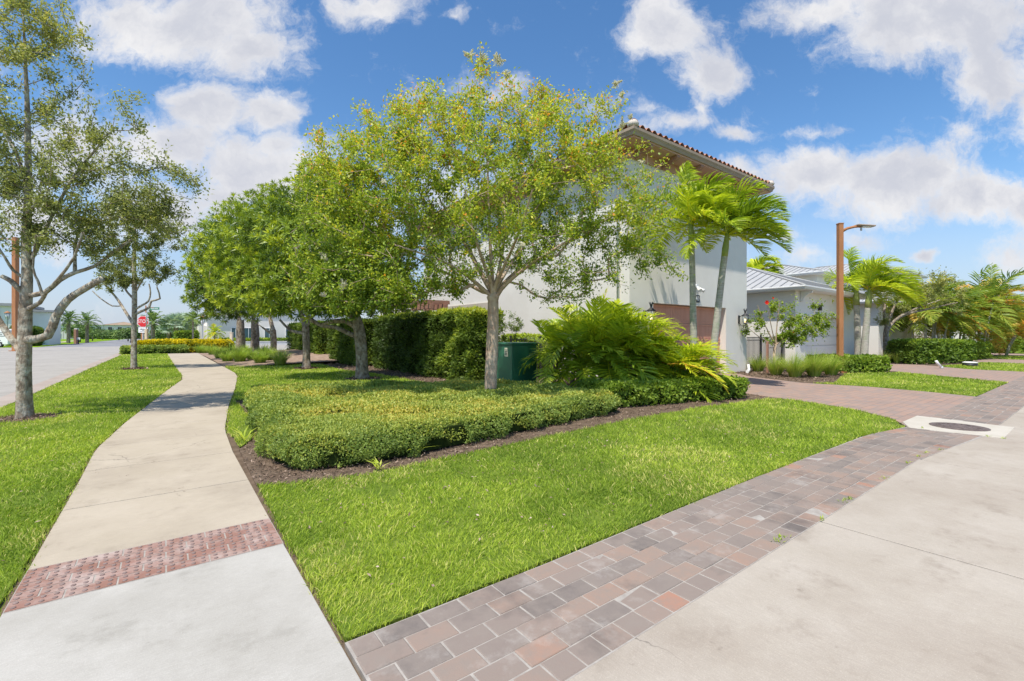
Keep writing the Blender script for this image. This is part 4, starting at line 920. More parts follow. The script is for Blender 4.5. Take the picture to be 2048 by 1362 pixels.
r = radii(pos, par, .0034, 2.6); fk = ids[int(len(ids) * .85)]; r = .0034 + (r - .0034) * (.066 - .0034) / (r[n0 - 1 - 0:n0].max() + np.sort(r[sk_l])[-4] - .0034); r = np.clip(r, .003, .030)
for i_, rv in mthick.items(): r[i_] = rv
sel = np.ones(len(pos), bool); sel[ids] = False
tm = interp(tp, 26); hh = np.linspace(0, 1, 26); trad = .128 - .018 * hh + .03 * np.clip((hh - .84) / .1, 0, 1) - .10 * np.clip((hh - .93) / .07, 0, 1) + .03 * np.clip(1 - hh / .1, 0, 1)
v, f = join([trunkmesh(tm, trad, 16, .05, 2), twigmesh(pos, par, r, sel)])
rawmesh('trunk', v, f, M['myrtlebark'], tr, smooth=True)
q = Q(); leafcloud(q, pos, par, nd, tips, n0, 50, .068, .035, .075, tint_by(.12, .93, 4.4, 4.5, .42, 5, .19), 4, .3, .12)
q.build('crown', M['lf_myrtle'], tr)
fl_spots = [(938, 108, MY, .11), (965, 118, MY, .12), (992, 125, MY, .15), (1015, 148, MY, .11), (1232, 168, MY, .10), (1244, 190, MY, .09), (1238, 252, MY - .1, .14), (1258, 235, MY, .07), (1035, 195, MY, .09), (1062, 185, MY, .09), (685, 572, MY - 1.3, .10), (650, 512, MY - .9, .10), (1165, 300, MY - .8, .06), (1178, 310, MY - .8, .06), (1285, 325, MY - .3, .07), (1215, 225, MY, .06), (648, 590, MY - 1.2, .05), (1155, 215, MY, .07), (1045, 490, MY - 2.2, .05), (770, 365, MY - 1.7, .05)]
for u, v_, Y, rr in fl_spots:
    c = P(u, v_, Y); q = Q()
    for h in range(5):                                              # a loose panicle of small ruffled flowers
        ax_ = nrm(rdir(1)[0] + UP * .5); n = int(40 + rr * 1500); tt_ = rng.random(n) ** .8; pts = c + rdir(1)[0] * rr * .5 + ax_ * ((tt_ - .3) * rr * 1.4)[:, None] + rdir(n) * (rng.random(n) ** .5 * rr * .42 * (1.15 - tt_))[:, None]
        leafq(q, pts, rdir(n), rdir(n), rng.uniform(.012, .026, n), .018, rng.random(n) * .9)
    q.build('blossom_cluster', M['flower'], tr)

# ---- live oaks on the verge
def oak(label, base, trunk, rtr, limbs, spec, per, per_leaf, L, Wd, seed, r_limb, group='oaks on the grass verge', mname='oakbark', flare=.22, tintr=(.12, .95)):
    t = thing('oak_tree', label, 'tree', base, group); sk = Skel(); ids = sk.line(trunk, ok_from=.45); thick = {}
    stubs = []
    for lb in limbs:
        st = sk.near(lb['from']); li = sk.line(lb['pts'], start=st, ok_from=lb.get('ok', .35)); thick.update({i: lb['r'][0] + (lb['r'][1] - lb['r'][0]) * k / max(1, len(li) - 1) for k, i in enumerate(li)})
        if lb.get('stub'):
            for i in li: sk.ok[i] = False
    tg = lobes(spec, per); pos, par, nd, tips, n0 = grow(sk, tg, .30, .07, .45, .25); r = radii(pos, par, .0045, 2.2); mx = r[n0:].max(); r = .0045 + (r - .0045) * min(1, r_limb / mx)
    for i, rv in thick.items(): r[i] = rv
    tm = np.array([pos[i] for i in ids]); hh = np.linspace(0, 1, len(ids)); z0 = tm[0, 2]
    trad = np.interp(hh, np.linspace(0, 1, len(rtr)), rtr) * (1 + flare * np.exp(-(tm[:, 2] - z0) / .16)); r[ids] = trad
    sel = np.ones(len(pos), bool); sel[ids] = False
    v, f = join([trunkmesh(tm, trad, 18, .055, seed), twigmesh(pos, par, r, sel, 4)]); rawmesh('trunk', v, f, M[mname], t, smooth=True)
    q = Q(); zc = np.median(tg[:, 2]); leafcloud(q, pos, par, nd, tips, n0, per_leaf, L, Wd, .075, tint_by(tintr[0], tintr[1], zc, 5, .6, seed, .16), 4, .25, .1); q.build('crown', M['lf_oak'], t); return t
Y = 8.4
oak('lichen covered oak with big pruned limbs in the near verge beside the sidewalk', XY(48, Y), [XY(49, Y, -.05), P(48, 800, Y), P(48, 740, Y), P(50, 680, Y), P(51, 620, Y), P(54, 560, Y), P(52, 480, Y + .05), P(57, 380, Y + .1), P(56, 290, Y + .1), P(54, 200, Y + .1), P(50, 110, Y), P(46, 20, Y)],
    [.112, .102, .098, .094, .080, .07, .058, .048, .04, .03, .02, .012],
    [dict(pts=[P(95, 672, Y - .1), P(112, 632, Y - .15), P(135, 600, Y - .2), P(165, 580, Y - .2), P(203, 558, Y - .25)], r=(.070, .052), stub=True, **{'from': P(58, 695, Y)}),
     dict(pts=[P(90, 585, Y), P(120, 560, Y + .1), P(150, 545, Y + .1), P(190, 532, Y + .2), P(225, 505, Y + .3), P(262, 480, Y + .4)], r=(.045, .022), **{'from': P(52, 600, Y)}),
     dict(pts=[P(80, 605, Y - .2), P(92, 585, Y - .35), P(115, 560, Y - .5), P(148, 515, Y - .6), P(165, 465, Y - .7)], r=(.038, .016), **{'from': P(51, 632, Y)}),
     dict(pts=[P(85, 590, Y - .3), P(76, 562, Y - .35), P(66, 535, Y - .4), P(72, 470, Y - .5)], r=(.026, .013), **{'from': P(84, 598, Y - .25)}),
     dict(pts=[P(15, 668, Y - .1), P(-5, 635, Y - .15), P(-40, 600, Y - .2)], r=(.055, .038), **{'from': P(44, 695, Y)}),
     dict(pts=[P(35, 575, Y - .1), P(22, 562, Y - .12), P(5, 553, Y - .15)], r=(.044, .038), stub=True, **{'from': P(51, 600, Y)}),
     dict(pts=[P(26, 540, Y - .1), P(10, 515, Y - .2), P(-20, 470, Y - .3)], r=(.027, .016), **{'from': P(50, 565, Y)}),
     dict(pts=[P(72, 500, Y + .1), P(105, 430, Y + .2), P(150, 350, Y + .2), P(200, 290, Y + .2)], r=(.038, .016), **{'from': P(53, 540, Y)}),
     dict(pts=[P(150, 500, Y + .2), P(155, 470, Y + .3), P(175, 410, Y + .3)], r=(.03, .014), **{'from': P(150, 545, Y + .1)}),
     dict(pts=[P(30, 300, Y), P(-5, 240, Y), P(-30, 170, Y)], r=(.035, .015), **{'from': P(57, 370, Y + .1)})],
    [(55, 120, Y, .85, 1.1, .9, 1.1), (40, 300, Y, 1.15, 1.0, 1.1, .9), (200, 370, Y + .1, 1.0, .95, 1.1, 1), (300, 340, Y + .2, .75, .6, .7, 1.6), (340, 420, Y + .2, .55, .5, .6, 1.8), (150, 460, Y, 1.0, .55, 1.0, 1.1), (265, 455, Y + .2, .75, .6, .8, 1.3), (-70, 330, Y, 1.0, 1.4, 1, .8), (60, 20, Y, .55, .7, .6, 1.8), (110, 45, Y, .5, .35, .4, 2), (270, 225, Y + .1, .3, .45, .3, 3.5), (165, 240, Y, .7, .45, .7, 1.2), (40, 450, Y - .3, .9, .5, .8, 1), (-60, 130, Y, .8, .9, .8, 1), (225, 520, Y + .4, .5, .3, .5, 1.5), (160, 75, Y, .28, .12, .2, 12), (375, 360, Y + .2, .3, .3, .3, 4)],
    84, 60, .066, .028, 3, .022)
Y = 20.5
oak('smaller smooth grey oak standing farther along the verge beside the stop sign', XY(268, Y), [XY(268, Y, -.05), P(268, 700, Y), P(268, 650, Y), P(269, 610, Y), P(269, 575, Y), P(268, 520, Y), P(270, 470, Y), P(272, 420, Y)],
    [.115, .108, .104, .098, .085, .065, .042, .025],
    [dict(pts=[P(250, 622, Y), P(236, 600, Y), P(215, 575, Y), P(200, 560, Y)], r=(.065, .025), **{'from': P(268, 645, Y)}), dict(pts=[P(225, 612, Y), P(200, 596, Y), P(185, 582, Y)], r=(.03, .02), **{'from': P(246, 615, Y)}),
     dict(pts=[P(284, 622, Y), P(298, 615, Y), P(303, 602, Y), P(320, 597, Y), P(314, 575, Y)], r=(.06, .03), **{'from': P(268, 634, Y)}), dict(pts=[P(285, 610, Y), P(297, 602, Y), P(301, 585, Y), P(298, 568, Y)], r=(.045, .03), **{'from': P(268, 622, Y)}), dict(pts=[P(255, 585, Y), P(240, 560, Y), P(225, 530, Y)], r=(.045, .02), **{'from': P(269, 600, Y)}), dict(pts=[P(285, 560, Y), P(305, 530, Y)], r=(.04, .02), **{'from': P(269, 585, Y)})],
    [(278, 520, Y, 1.6, 1.0, 1.5, 1), (235, 555, Y, 1.0, .6, 1, 1.3), (325, 545, Y, .8, .6, .8, 1.6), (290, 450, Y, 1.5, 1.0, 1.4, .9), (345, 480, Y, .6, .7, .6, 1.6), (250, 400, Y, 1.2, .9, 1.2, .9), (205, 550, Y, .5, .4, .5, 2), (200, 470, Y, 1.0, 1.0, 1.0, .9)], 36, 72, .10, .045, 8, .028)

# ---- the row of narrow-leaved trees along the hedge: rosettes of long leaves
def row_tree(label, base, trunk, rtr, limbs, spec, ros, seed, Lf=.28, nl=13, bark='darkbark', up=None):
    t = thing('podocarpus_tree', label, 'tree', base, 'narrow leaved trees in a row along the hedge'); sk = Skel(); ids = sk.line(trunk, ok_from=.85); thick = {}
    for lb in limbs:
        st = sk.near(lb[0]); li = sk.line(lb[1], start=st, ok_from=.5); thick.update({i: lb[2][0] + (lb[2][1] - lb[2][0]) * k / max(1, len(li) - 1) for k, i in enumerate(li)})
    tg = lobes(spec, 4.0); pos, par, nd, tips, n0 = grow(sk, tg, .45, .06, .4, .3); r = radii(pos, par, .008, 2.2); r = .008 + (r - .008) * min(1, .08 / r[n0:].max())
    for i, rv in thick.items(): r[i] = rv
    tm = np.array([pos[i] for i in ids]); hh = np.linspace(0, 1, len(ids)); trad = np.interp(hh, np.linspace(0, 1, len(rtr)), rtr) * (1 + .45 * np.exp(-(tm[:, 2] - tm[0, 2]) / .22)); r[ids] = trad
    sel = np.ones(len(pos), bool); sel[ids] = False
    v, f = join([trunkmesh(tm, trad, 14, .06, seed), twigmesh(pos, par, r, sel, 4)]); rawmesh('trunk', v, f, M[bark], t, smooth=True)
    C0, D0, T0 = [], [], []
    for s in spec:
        u, vv, Y, rx, rz = s[:5]; ry = s[5] if len(s) > 5 else rx; a = 4 * math.pi * ((rx * ry) ** 1.6 / 3 + 2 * ((rx * rz) ** 1.6) / 3) ** (1 / 1.6); n = int(ros * a); d = rdir(n)
        rad = np.where(rng.random(n) < .8, rng.uniform(.84, 1.06, n), rng.uniform(.5, .85, n)); rad *= 1 + .20 * (vnoise(d[:, 0] * 3 + 9, d[:, 1] * 3 + d[:, 2] * 4 + 9, .9, seed) - .5) * 2
        dd = d * rad[:, None]; C0.append(P(u, vv, Y) + dd[:, :1] * rx * RIGHT + dd[:, 1:2] * ry * FWD + dd[:, 2:] * rz * UP); D0.append(d[:, :1] / rx * RIGHT + d[:, 1:2] / ry * FWD + d[:, 2:] / rz * UP)
    c = np.concatenate(C0); d = nrm(nrm(np.concatenate(D0)) * .8 + UP * .55 + rng.normal(0, .25, (len(c), 3))); keep = c[:, 2] > 1.75; c, d = c[keep], d[keep]; n = len(c)
    rosette_tone = np.clip(.09 + .62 * vnoise(c[:, 0] + c[:, 2], c[:, 1] - c[:, 2] * .5, .7, seed) + .42 * rng.random(n) + .22 * np.clip(-(d @ RIGHT), -1, 1), 0, 1)  # leftward rosettes painted lighter, rightward ones darker, as sunlit and shaded sides
    ref = rdir(n); s = nrm(np.cross(d, ref)); tt = np.cross(d, s); q = Q(); size = rng.uniform(.7, 1.25, n)
    for k in range(nl):
        an = 2.4 * k + rng.uniform(0, .6, n); w = .25 + 1.25 * (k / nl) + rng.normal(0, .1, n)
        D = nrm(d * np.cos(w)[:, None] + (np.cos(an)[:, None] * s + np.sin(an)[:, None] * tt) * np.sin(w)[:, None])
        leafq(q, c - d * (.05 * k / nl), D, d + rng.normal(0, .15, (n, 3)), Lf * size * (.75 + .4 * k / nl), .034 * size * (Lf / .2), np.clip(rosette_tone * (1.08 - .35 * k / nl) + rng.normal(0, .05, n), 0, 1), .12, .18)
    q.build('crown', M['lf_row'], t); return t
Y = 16.0
row_tree('nearest narrow leaved tree in the row, with long low limbs reaching toward the sidewalk', XY(725, Y), [XY(725, Y, -.05), P(724, 720, Y), P(722, 690, Y), P(718, 660, Y), P(712, 635, Y)], [.215, .20, .19, .185, .16],
    [(P(720, 682, Y), [P(700, 668, Y), P(672, 655, Y), P(645, 652, Y), P(620, 640, Y)], (.085, .05)), (P(716, 655, Y), [P(690, 642, Y), P(655, 645, Y), P(640, 650, Y), P(610, 628, Y)], (.085, .05)), (P(713, 640, Y), [P(705, 600, Y), P(690, 550, Y), P(690, 470, Y)], (.11, .05)), (P(713, 640, Y), [P(725, 610, Y + .4), P(750, 560, Y + .8)], (.09, .05)), (P(714, 645, Y), [P(680, 610, Y - .5), P(640, 560, Y - 1)], (.08, .04))],
    [(650, 575, Y - .6, 1.5, .85, 1.5), (570, 590, Y - .4, 1.2, .7, 1.2), (700, 520, Y, 1.9, 1.2, 1.8), (620, 500, Y - .2, 1.6, 1.1, 1.5), (690, 430, Y, 1.6, 1.1, 1.5), (665, 365, Y + .2, 1.0, .8, 1.0), (625, 362, Y + .4, .5, .6, .5), (540, 545, Y, .9, .7, .9), (660, 610, Y - .9, .9, .45, .9), (775, 590, Y + .4, 1.0, .55, .9), (760, 520, Y + .3, 1.2, .8, 1.0), (590, 435, Y + .2, .9, .7, .9)], 13, 31)
Y = 20.8
row_tree('second narrow leaved tree in the row, between the nearest tree and the berm', XY(613, Y), [XY(613, Y, -.05), P(613, 705, Y), P(612, 680, Y), P(611, 655, Y)], [.17, .16, .155, .15],
    [(P(612, 672, Y), [P(598, 665, Y), P(580, 660, Y), P(560, 640, Y)], (.08, .05)), (P(611, 655, Y), [P(600, 620, Y), P(585, 560, Y), P(575, 480, Y)], (.11, .05)), (P(611, 655, Y), [P(630, 620, Y), P(640, 560, Y)], (.09, .05))],
    [(530, 570, Y - .4, 1.8, 1.3, 1.7), (470, 580, Y - .3, 1.1, 1.0, 1.1), (560, 480, Y, 1.9, 1.5, 1.8), (500, 490, Y - .2, 1.5, 1.2, 1.4), (600, 410, Y, 1.3, 1.1, 1.3), (560, 410, Y, 1.0, .7, 1.0), (445, 530, Y, .8, .9, .8), (600, 560, Y, 1.6, 1.2, 1.5), (515, 430, Y + .3, .8, .6, .8)], 11, 47, .26)
Y = 27.0
row_tree('third narrow leaved tree in the row, at the edge of the mulched berm', XY(547, Y), [XY(547, Y, -.05), P(547, 700, Y), P(547, 680, Y), P(546, 660, Y)], [.17, .165, .16, .16],
    [(P(547, 672, Y), [P(538, 664, Y), P(525, 655, Y)], (.09, .05)), (P(546, 660, Y), [P(535, 620, Y), P(510, 560, Y)], (.12, .06))],
    [(440, 560, Y, 1.9, 1.7, 1.8), (410, 600, Y, 1.1, 1.0, 1.0), (470, 480, Y, 2.0, 1.5, 1.8), (420, 500, Y, 1.0, 1.1, 1.0), (510, 430, Y, 1.7, 1.2, 1.6), (545, 400, Y, 1.0, .8, 1.0), (500, 580, Y, 2.0, 1.6, 1.8), (400, 545, Y, .7, .8, .7), (450, 620, Y, 1.2, .6, 1.2)], 8, 53, .30)
for (u, Y, nm) in ((510, 33, 'thick dark trunked tree on the berm, right of its twin'), (481, 31.5, 'thick lichen spotted tree on the berm, left of its twin')):
    row_tree(nm + ' in the shaded row', XY(u, Y, .45), [XY(u, Y, .1), P(u, 680, Y), P(u, 660, Y), P(u, 640, Y)], [.30, .27, .25, .23], [(P(u, 650, Y), [P(u - 10, 600, Y), P(u - 20, 540, Y)], (.14, .07))],
        [(u - 40, 540, Y, 2.2, 2.2, 2.0), (u - 60, 480, Y, 1.6, 1.3, 1.5), (u + 20, 500, Y, 2.0, 2.0, 1.8), (u - 20, 440, Y, 1.5, 1.2, 1.5)], 4.5, 60 + u % 7, .32, 10)

# ------------------------------------------------------------------ hedges and clipped shrubs
def hedge(name, label, cat, poly, z0, z1, lm, dens, L, Wd, inset=.10, rnd=.12, bump=.10, tint=(.1, .9), group=None, seed=1, core='core', topt=.25, sizef=None, holes=0.0, mul=1.0, topf=1.0, grad=None):
    a = np.array(poly, float); c = a.mean(0); t = thing(name, label, cat, (c[0], c[1], z0), group); n = len(a)
    area = .5 * sum(a[i][0] * a[(i + 1) % n][1] - a[(i + 1) % n][0] * a[i][1] for i in range(n)); sg = 1 if area > 0 else -1
    # core: dark inset prism, added to block light behind the leaves
    ins = []
    for i in range(n):
        p, q_, r_ = a[i - 1], a[i], a[(i + 1) % n]; e1 = nrm(q_ - p); e2 = nrm(r_ - q_); n1 = np.array([-e1[1], e1[0]]) * sg; n2 = np.array([-e2[1], e2[0]]) * sg; m = nrm(n1 + n2); ins.append(q_ + m * inset / max(.5, float(np.dot(m, n1))))
    b = MB(); b.prism([(float(p[0]), float(p[1])) for p in ins], z0 + .02, z1 - inset * .9); b.build('shade_core', M[core], t, tri=True)
    Ps, Ns = [], []
    for i in range(n):                                              # sides
        p, q_ = a[i], a[(i + 1) % n]; l = np.linalg.norm(q_ - p); e = (q_ - p) / l; nn = -np.array([-e[1], e[0]]) * sg
        for s0 in np.arange(0, l, 1.0):
            w = min(1.0, l - s0); mid = p + e * (s0 + w / 2); dn = dens(float(sy_ * mid[0] + cy_ * mid[1])); k = rng.poisson(dn * w * (z1 - z0) * mul)
            if not k: continue
            s = s0 + rng.random(k) * w; z = z0 + rng.random(k) ** .9 * (z1 - z0); bo = rnd * np.clip((z - (z1 - rnd)) / rnd, 0, 1) ** 2 + .6 * rnd * np.clip((z0 + rnd - z) / rnd, 0, 1)
            off = (vnoise(s + p[0] * 3 + p[1], z * 1.3 + i * 9, .38, seed) - .5) * 2 * bump - bo - rng.random(k) ** 1.5 * inset
            Ps.append(np.c_[p + e * s[:, None] + nn * off[:, None], z]); Ns.append(np.tile([nn[0], nn[1], .35], (k, 1)))
    if topf:
        tp_ = scatter(poly, lambda Y: dens(Y) * topf * mul); k = len(tp_)
        # distance to the boundary for the rounded shoulder
        dist = np.full(k, 9.0)
        for i in range(n):
            p, q_ = a[i], a[(i + 1) % n]; l2 = np.dot(q_ - p, q_ - p); u = np.clip(((tp_ - p) @ (q_ - p)) / l2, 0, 1); dist = np.minimum(dist, np.linalg.norm(tp_ - (p + u[:, None] * (q_ - p)), axis=1))
        zt = z1 - rnd * np.clip(1 - dist / rnd, 0, 1) ** 2 + (vnoise(tp_[:, 0], tp_[:, 1], .45, seed + 1) - .5) * bump * 1.0 - rng.random(k) ** 1.5 * inset * .7
        Ps.append(np.c_[tp_, zt]); Ns.append(np.tile([0, 0, 1.0], (k, 1)))
    Pt, N = np.concatenate(Ps), np.concatenate(Ns); k = len(Pt); Yp = sy_ * Pt[:, 0] + cy_ * Pt[:, 1]
    if holes:
        kp = rng.random(k) > holes * (vnoise(Pt[:, 0] * 1.2 + Pt[:, 1], Pt[:, 2] * 1.5 + Pt[:, 1] * .3, .35, seed + 4) > .62); Pt, N, Yp = Pt[kp], N[kp], Yp[kp]; k = len(Pt)
    sz = (sizef(Yp) if sizef else np.ones(k)) * rng.uniform(.7, 1.35, k)
    D = nrm(N * .5 + rdir(k) * .8 + UP * .15); up = nrm(N + rdir(k) * .55)
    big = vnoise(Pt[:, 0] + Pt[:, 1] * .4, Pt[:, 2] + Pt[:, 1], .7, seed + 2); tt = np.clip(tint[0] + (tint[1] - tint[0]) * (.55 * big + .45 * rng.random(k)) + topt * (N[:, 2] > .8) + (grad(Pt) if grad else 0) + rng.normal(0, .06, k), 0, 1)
    q = Q(); leafq(q, Pt, D, up, L * sz, Wd * sz, tt); q.build('foliage', lm, t); return t
hd = lambda base, Yr, mx: (lambda Y: min(mx, base * (Yr / max(Y, 1)) ** 1.5))
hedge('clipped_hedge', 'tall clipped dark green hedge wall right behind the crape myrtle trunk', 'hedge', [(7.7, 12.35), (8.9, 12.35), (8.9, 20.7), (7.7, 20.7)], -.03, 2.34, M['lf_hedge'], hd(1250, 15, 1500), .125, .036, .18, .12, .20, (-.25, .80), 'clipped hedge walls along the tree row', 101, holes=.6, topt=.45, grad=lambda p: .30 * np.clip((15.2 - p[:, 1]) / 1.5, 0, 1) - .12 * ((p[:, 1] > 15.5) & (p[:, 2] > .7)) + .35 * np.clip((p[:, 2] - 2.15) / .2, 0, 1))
hedge('clipped_hedge', 'clipped hedge wall seen between the two nearest tree row trunks', 'hedge', [(7.45, 22.3), (8.6, 22.3), (8.6, 27.2), (7.45, 27.2)], -.03, 2.3, M['lf_hedge'], hd(900, 20, 1000), .13, .045, .16, .14, .12, (.05, .85), 'clipped hedge walls along the tree row', 111, holes=.5)
hedge('clipped_hedge', 'clipped hedge wall deepest in the tree row shade, behind the third trunk', 'hedge', [(7.45, 29.5), (8.6, 29.5), (8.6, 38), (7.45, 38)], -.03, 2.3, M['lf_hedge'], hd(700, 24, 700), .16, .06, .16, .14, .12, (.05, .85), 'clipped hedge walls along the tree row', 121, holes=.4)
hedge('yard_hedge', 'strip of yellowish low hedge behind the picket fence and palm clump', 'hedge', [(9.6, 12.75), (11.8, 12.75), (11.8, 13.4), (9.6, 13.4)], 0, 1.5, M['lf_round'], hd(700, 15, 800), .09, .05, .12, .1, .08, (.4, .95), None, 131)
GC = [(.97, 6.05), (1.12, 5.58), (1.55, 5.30), (2.4, 5.28), (3.3, 5.40), (4.2, 5.55), (5.6, 5.74), (7.2, 5.92), (7.35, 6.5), (7.3, 8.8), (7.0, 9.75), (6.4, 9.9), (4.8, 10.8), (3.1, 11.9), (1.6, 12.1), (1.3, 10.8), (1.12, 8.2)]
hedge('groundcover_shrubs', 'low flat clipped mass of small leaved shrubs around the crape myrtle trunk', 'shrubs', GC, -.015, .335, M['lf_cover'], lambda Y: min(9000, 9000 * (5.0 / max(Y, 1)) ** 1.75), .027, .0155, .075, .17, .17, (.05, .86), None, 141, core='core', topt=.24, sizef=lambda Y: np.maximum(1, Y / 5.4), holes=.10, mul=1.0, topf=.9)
LH = [(7.3, 6.25), (8.6, 6.0), (9.8, 5.72), (10.9, 5.35), (11.35, 5.45), (11.55, 5.9), (11.3, 6.5), (10.2, 7.0), (8.6, 7.3), (7.45, 7.4)]
hedge('low_hedge', 'low rounded glossy green hedge in front of the palm clump', 'hedge', LH, -.015, .47, M['lf_round'], hd(1500, 10, 1700), .062, .040, .10, .13, .09, (.12, .85), None, 151, topt=.12)
hedge('low_hedge', 'low clipped glossy hedge at the foot of the tall lamp post', 'hedge', [(21.3, 6.9), (22.6, 6.2), (23.6, 5.6), (24.1, 6.1), (23.8, 7.3), (21.8, 8.0)], -.015, .62, M['lf_round'], hd(800, 18, 800), .10, .066, .1, .14, .1, (.15, .85), None, 161, topt=.12)
hedge('box_hedge', 'square clipped green hedge block beneath the orange tinged palms', 'hedge', [(31.2, 6.3), (35.8, 4.75), (36.3, 6.1), (31.8, 7.6)], -.015, 1.2, M['lf_round'], hd(500, 24, 500), .14, .08, .12, .12, .09, (.0, .75), None, 171, topt=.35)
hedge('box_hedge', 'small clipped hedge right of the square hedge block, near the far driveways', 'hedge', [(38.5, 5.6), (42, 4.9), (42.4, 6), (39, 6.8)], -.015, 1.0, M['lf_round'], hd(350, 28, 350), .17, .10, .12, .12, .09, (.1, .85), None, 181, topt=.2)
hedge('box_hedge', 'farthest clipped hedge along the alley lawns on the right', 'hedge', [(56, 5.4), (63, 5.0), (63, 6.4), (56, 6.6)], -.015, 1.0, M['lf_round'], hd(220, 40, 220), .22, .13, .12, .12, .09, (.1, .85), None, 191, topt=.2)
hedge('golden_hedge', 'bright golden yellow hedge across the end of the sidewalk', 'hedge', [(-2.0, 50.6), (4.6, 49.2), (5.2, 51.6), (-1.4, 53.0)], -.02, 1.0, M['lf_yellow'], hd(330, 40, 330), .20, .11, .15, .25, .16, (-.05, .95), None, 201, topt=.30)
hedge('low_shrubs', 'low green shrub strip left of the golden hedge, beside the kerb', 'shrubs', [(-2.75, 47.5), (1.6, 48.0), (1.4, 49.6), (-2.9, 50.2)], -.02, .55, M['lf_cover'], hd(330, 36, 330), .18, .09, .12, .2, .16, (.1, .8), None, 211, topt=.2)
# loose evergreen shrub at the hedge's end
sp = thing('loose_shrub', 'loose airy evergreen shrub at the hedge end, left of the white wall', 'shrub', (9.05, 11.9, 0)); sk = Skel(); sk.line([(9.05, 11.9, -.03), (9.05, 11.9, .4), (9.05, 11.9, .8)], ok_from=.3)
Y = float(sy_ * 9.05 + cy_ * 11.9); pos, par, nd, tips, n0 = grow(sk, lobes([(1008, 660, Y, .42, .75, .4, 1), (1030, 650, Y, .3, .45, .3, 1.6), (1000, 720, Y, .5, .4, .4, 1)], 330), .2, .03, .4, .8)
r = np.clip(radii(pos, par, .003), .003, .03); v, f = twigmesh(pos, par, r, np.ones(len(pos), bool)); rawmesh('stems', v, f, M['darkbark'], sp)
q = Q(); leafcloud(q, pos, par, nd, tips, n0, 34, .07, .022, .04, tint_by(.0, .75, 1.5, 2, .4, 9), 4, .3); q.build('foliage', M['lf_hedge'], sp)

# ------------------------------------------------------------------ palms
WIND = RIGHT
def frond(q, stem, base, az, el, length, droop, wind, nl, ll, lw, tint, vee=.5, tw=.25, tube_r=.014, wleaf=.5, hang=.5, dead=False, start=.16):
    m = 26; d = np.array([math.cos(az) * math.cos(el), math.sin(az) * math.cos(el), math.sin(el)]); p = np.array(base, float); ds = length / m; pts, ds_ = [p.copy()], [d.copy()]
    for i in range(m):
        d = nrm(d + (-UP * droop * (.35 + 1.3 * i / m) + WIND * wind * (.3 + i / m)) * ds / 1.0); p = p + d * ds; pts.append(p.copy()); ds_.append(d.copy())
    pts, dv = np.array(pts), np.array(ds_)
    # rachis
    s = nrm(np.cross(dv, UP) + 1e-6); nn = np.cross(s, dv); rr = np.linspace(tube_r, tube_r * .25, m + 1)[:, None]
    for o0, o1 in ((s, nn), (nn, -s), (-s, -nn), (-nn, s)): q.add(np.stack([pts[:-1] + o0[:-1] * rr[:-1], pts[:-1] + o1[:-1] * rr[:-1], pts[1:] + o1[1:] * rr[1:], pts[1:] + o0[1:] * rr[1:]], 1), min(1, tint + .22))
    x = np.linspace(start, .995, nl); x = np.concatenate([x, x]); side = np.r_[np.ones(nl), -np.ones(nl)]; fx = x * m; i0 = np.minimum(fx.astype(int), m - 1); fr = (fx - i0)[:, None]
    bp = pts[i0] * (1 - fr) + pts[i0 + 1] * fr; bd = nrm(dv[i0] * (1 - fr) + dv[i0 + 1] * fr); bs = nrm(np.cross(bd, UP) + 1e-6); bn = np.cross(bs, bd); n = len(x)
    prof = np.clip(np.sin(np.clip((x - start) / (1 - start), 0, 1) ** .75 * math.pi * .93 + .12), .15, 1); l = ll * prof * rng.uniform(.85, 1.12, n)
    D = nrm(bd * (.5 + .55 * x[:, None] ** 2) + bs * side[:, None] * (1.05 - .35 * x[:, None] ** 2) + bn * (vee + rng.normal(0, .12, n))[:, None] + WIND * wleaf * .5 + rng.normal(0, tw * .3, (n, 3)))
    w = lw * (.6 + .4 * prof); up = nrm(bn + rng.normal(0, tw, (n, 3))); sd = nrm(np.cross(D, up)); D2 = nrm(D - UP * hang * .55 + WIND * wleaf * .5); D3 = nrm(D2 - UP * hang * .8 + WIND * wleaf * .45)
    a = bp; b_ = a + D * (l * .4)[:, None]; c = b_ + D2 * (l * .33)[:, None]; e = c + D3 * (l * .27)[:, None]; h = sd * (w / 2)[:, None]
    tt = np.clip(tint + rng.normal(0, .07, n), 0, 1)
    q.add(np.stack([a - h * .5, a + h * .5, b_ + h, b_ - h], 1), tt); q.add(np.stack([b_ - h, b_ + h, c + h * .8, c - h * .8], 1), tt); q.add(np.stack([c - h * .8, c + h * .8, e + h * .08, e - h * .08], 1), np.clip(tt + .06, 0, 1))
def azim(right, fwd):
    v = RIGHT * right + FWD * fwd; return math.atan2(v[1], v[0])
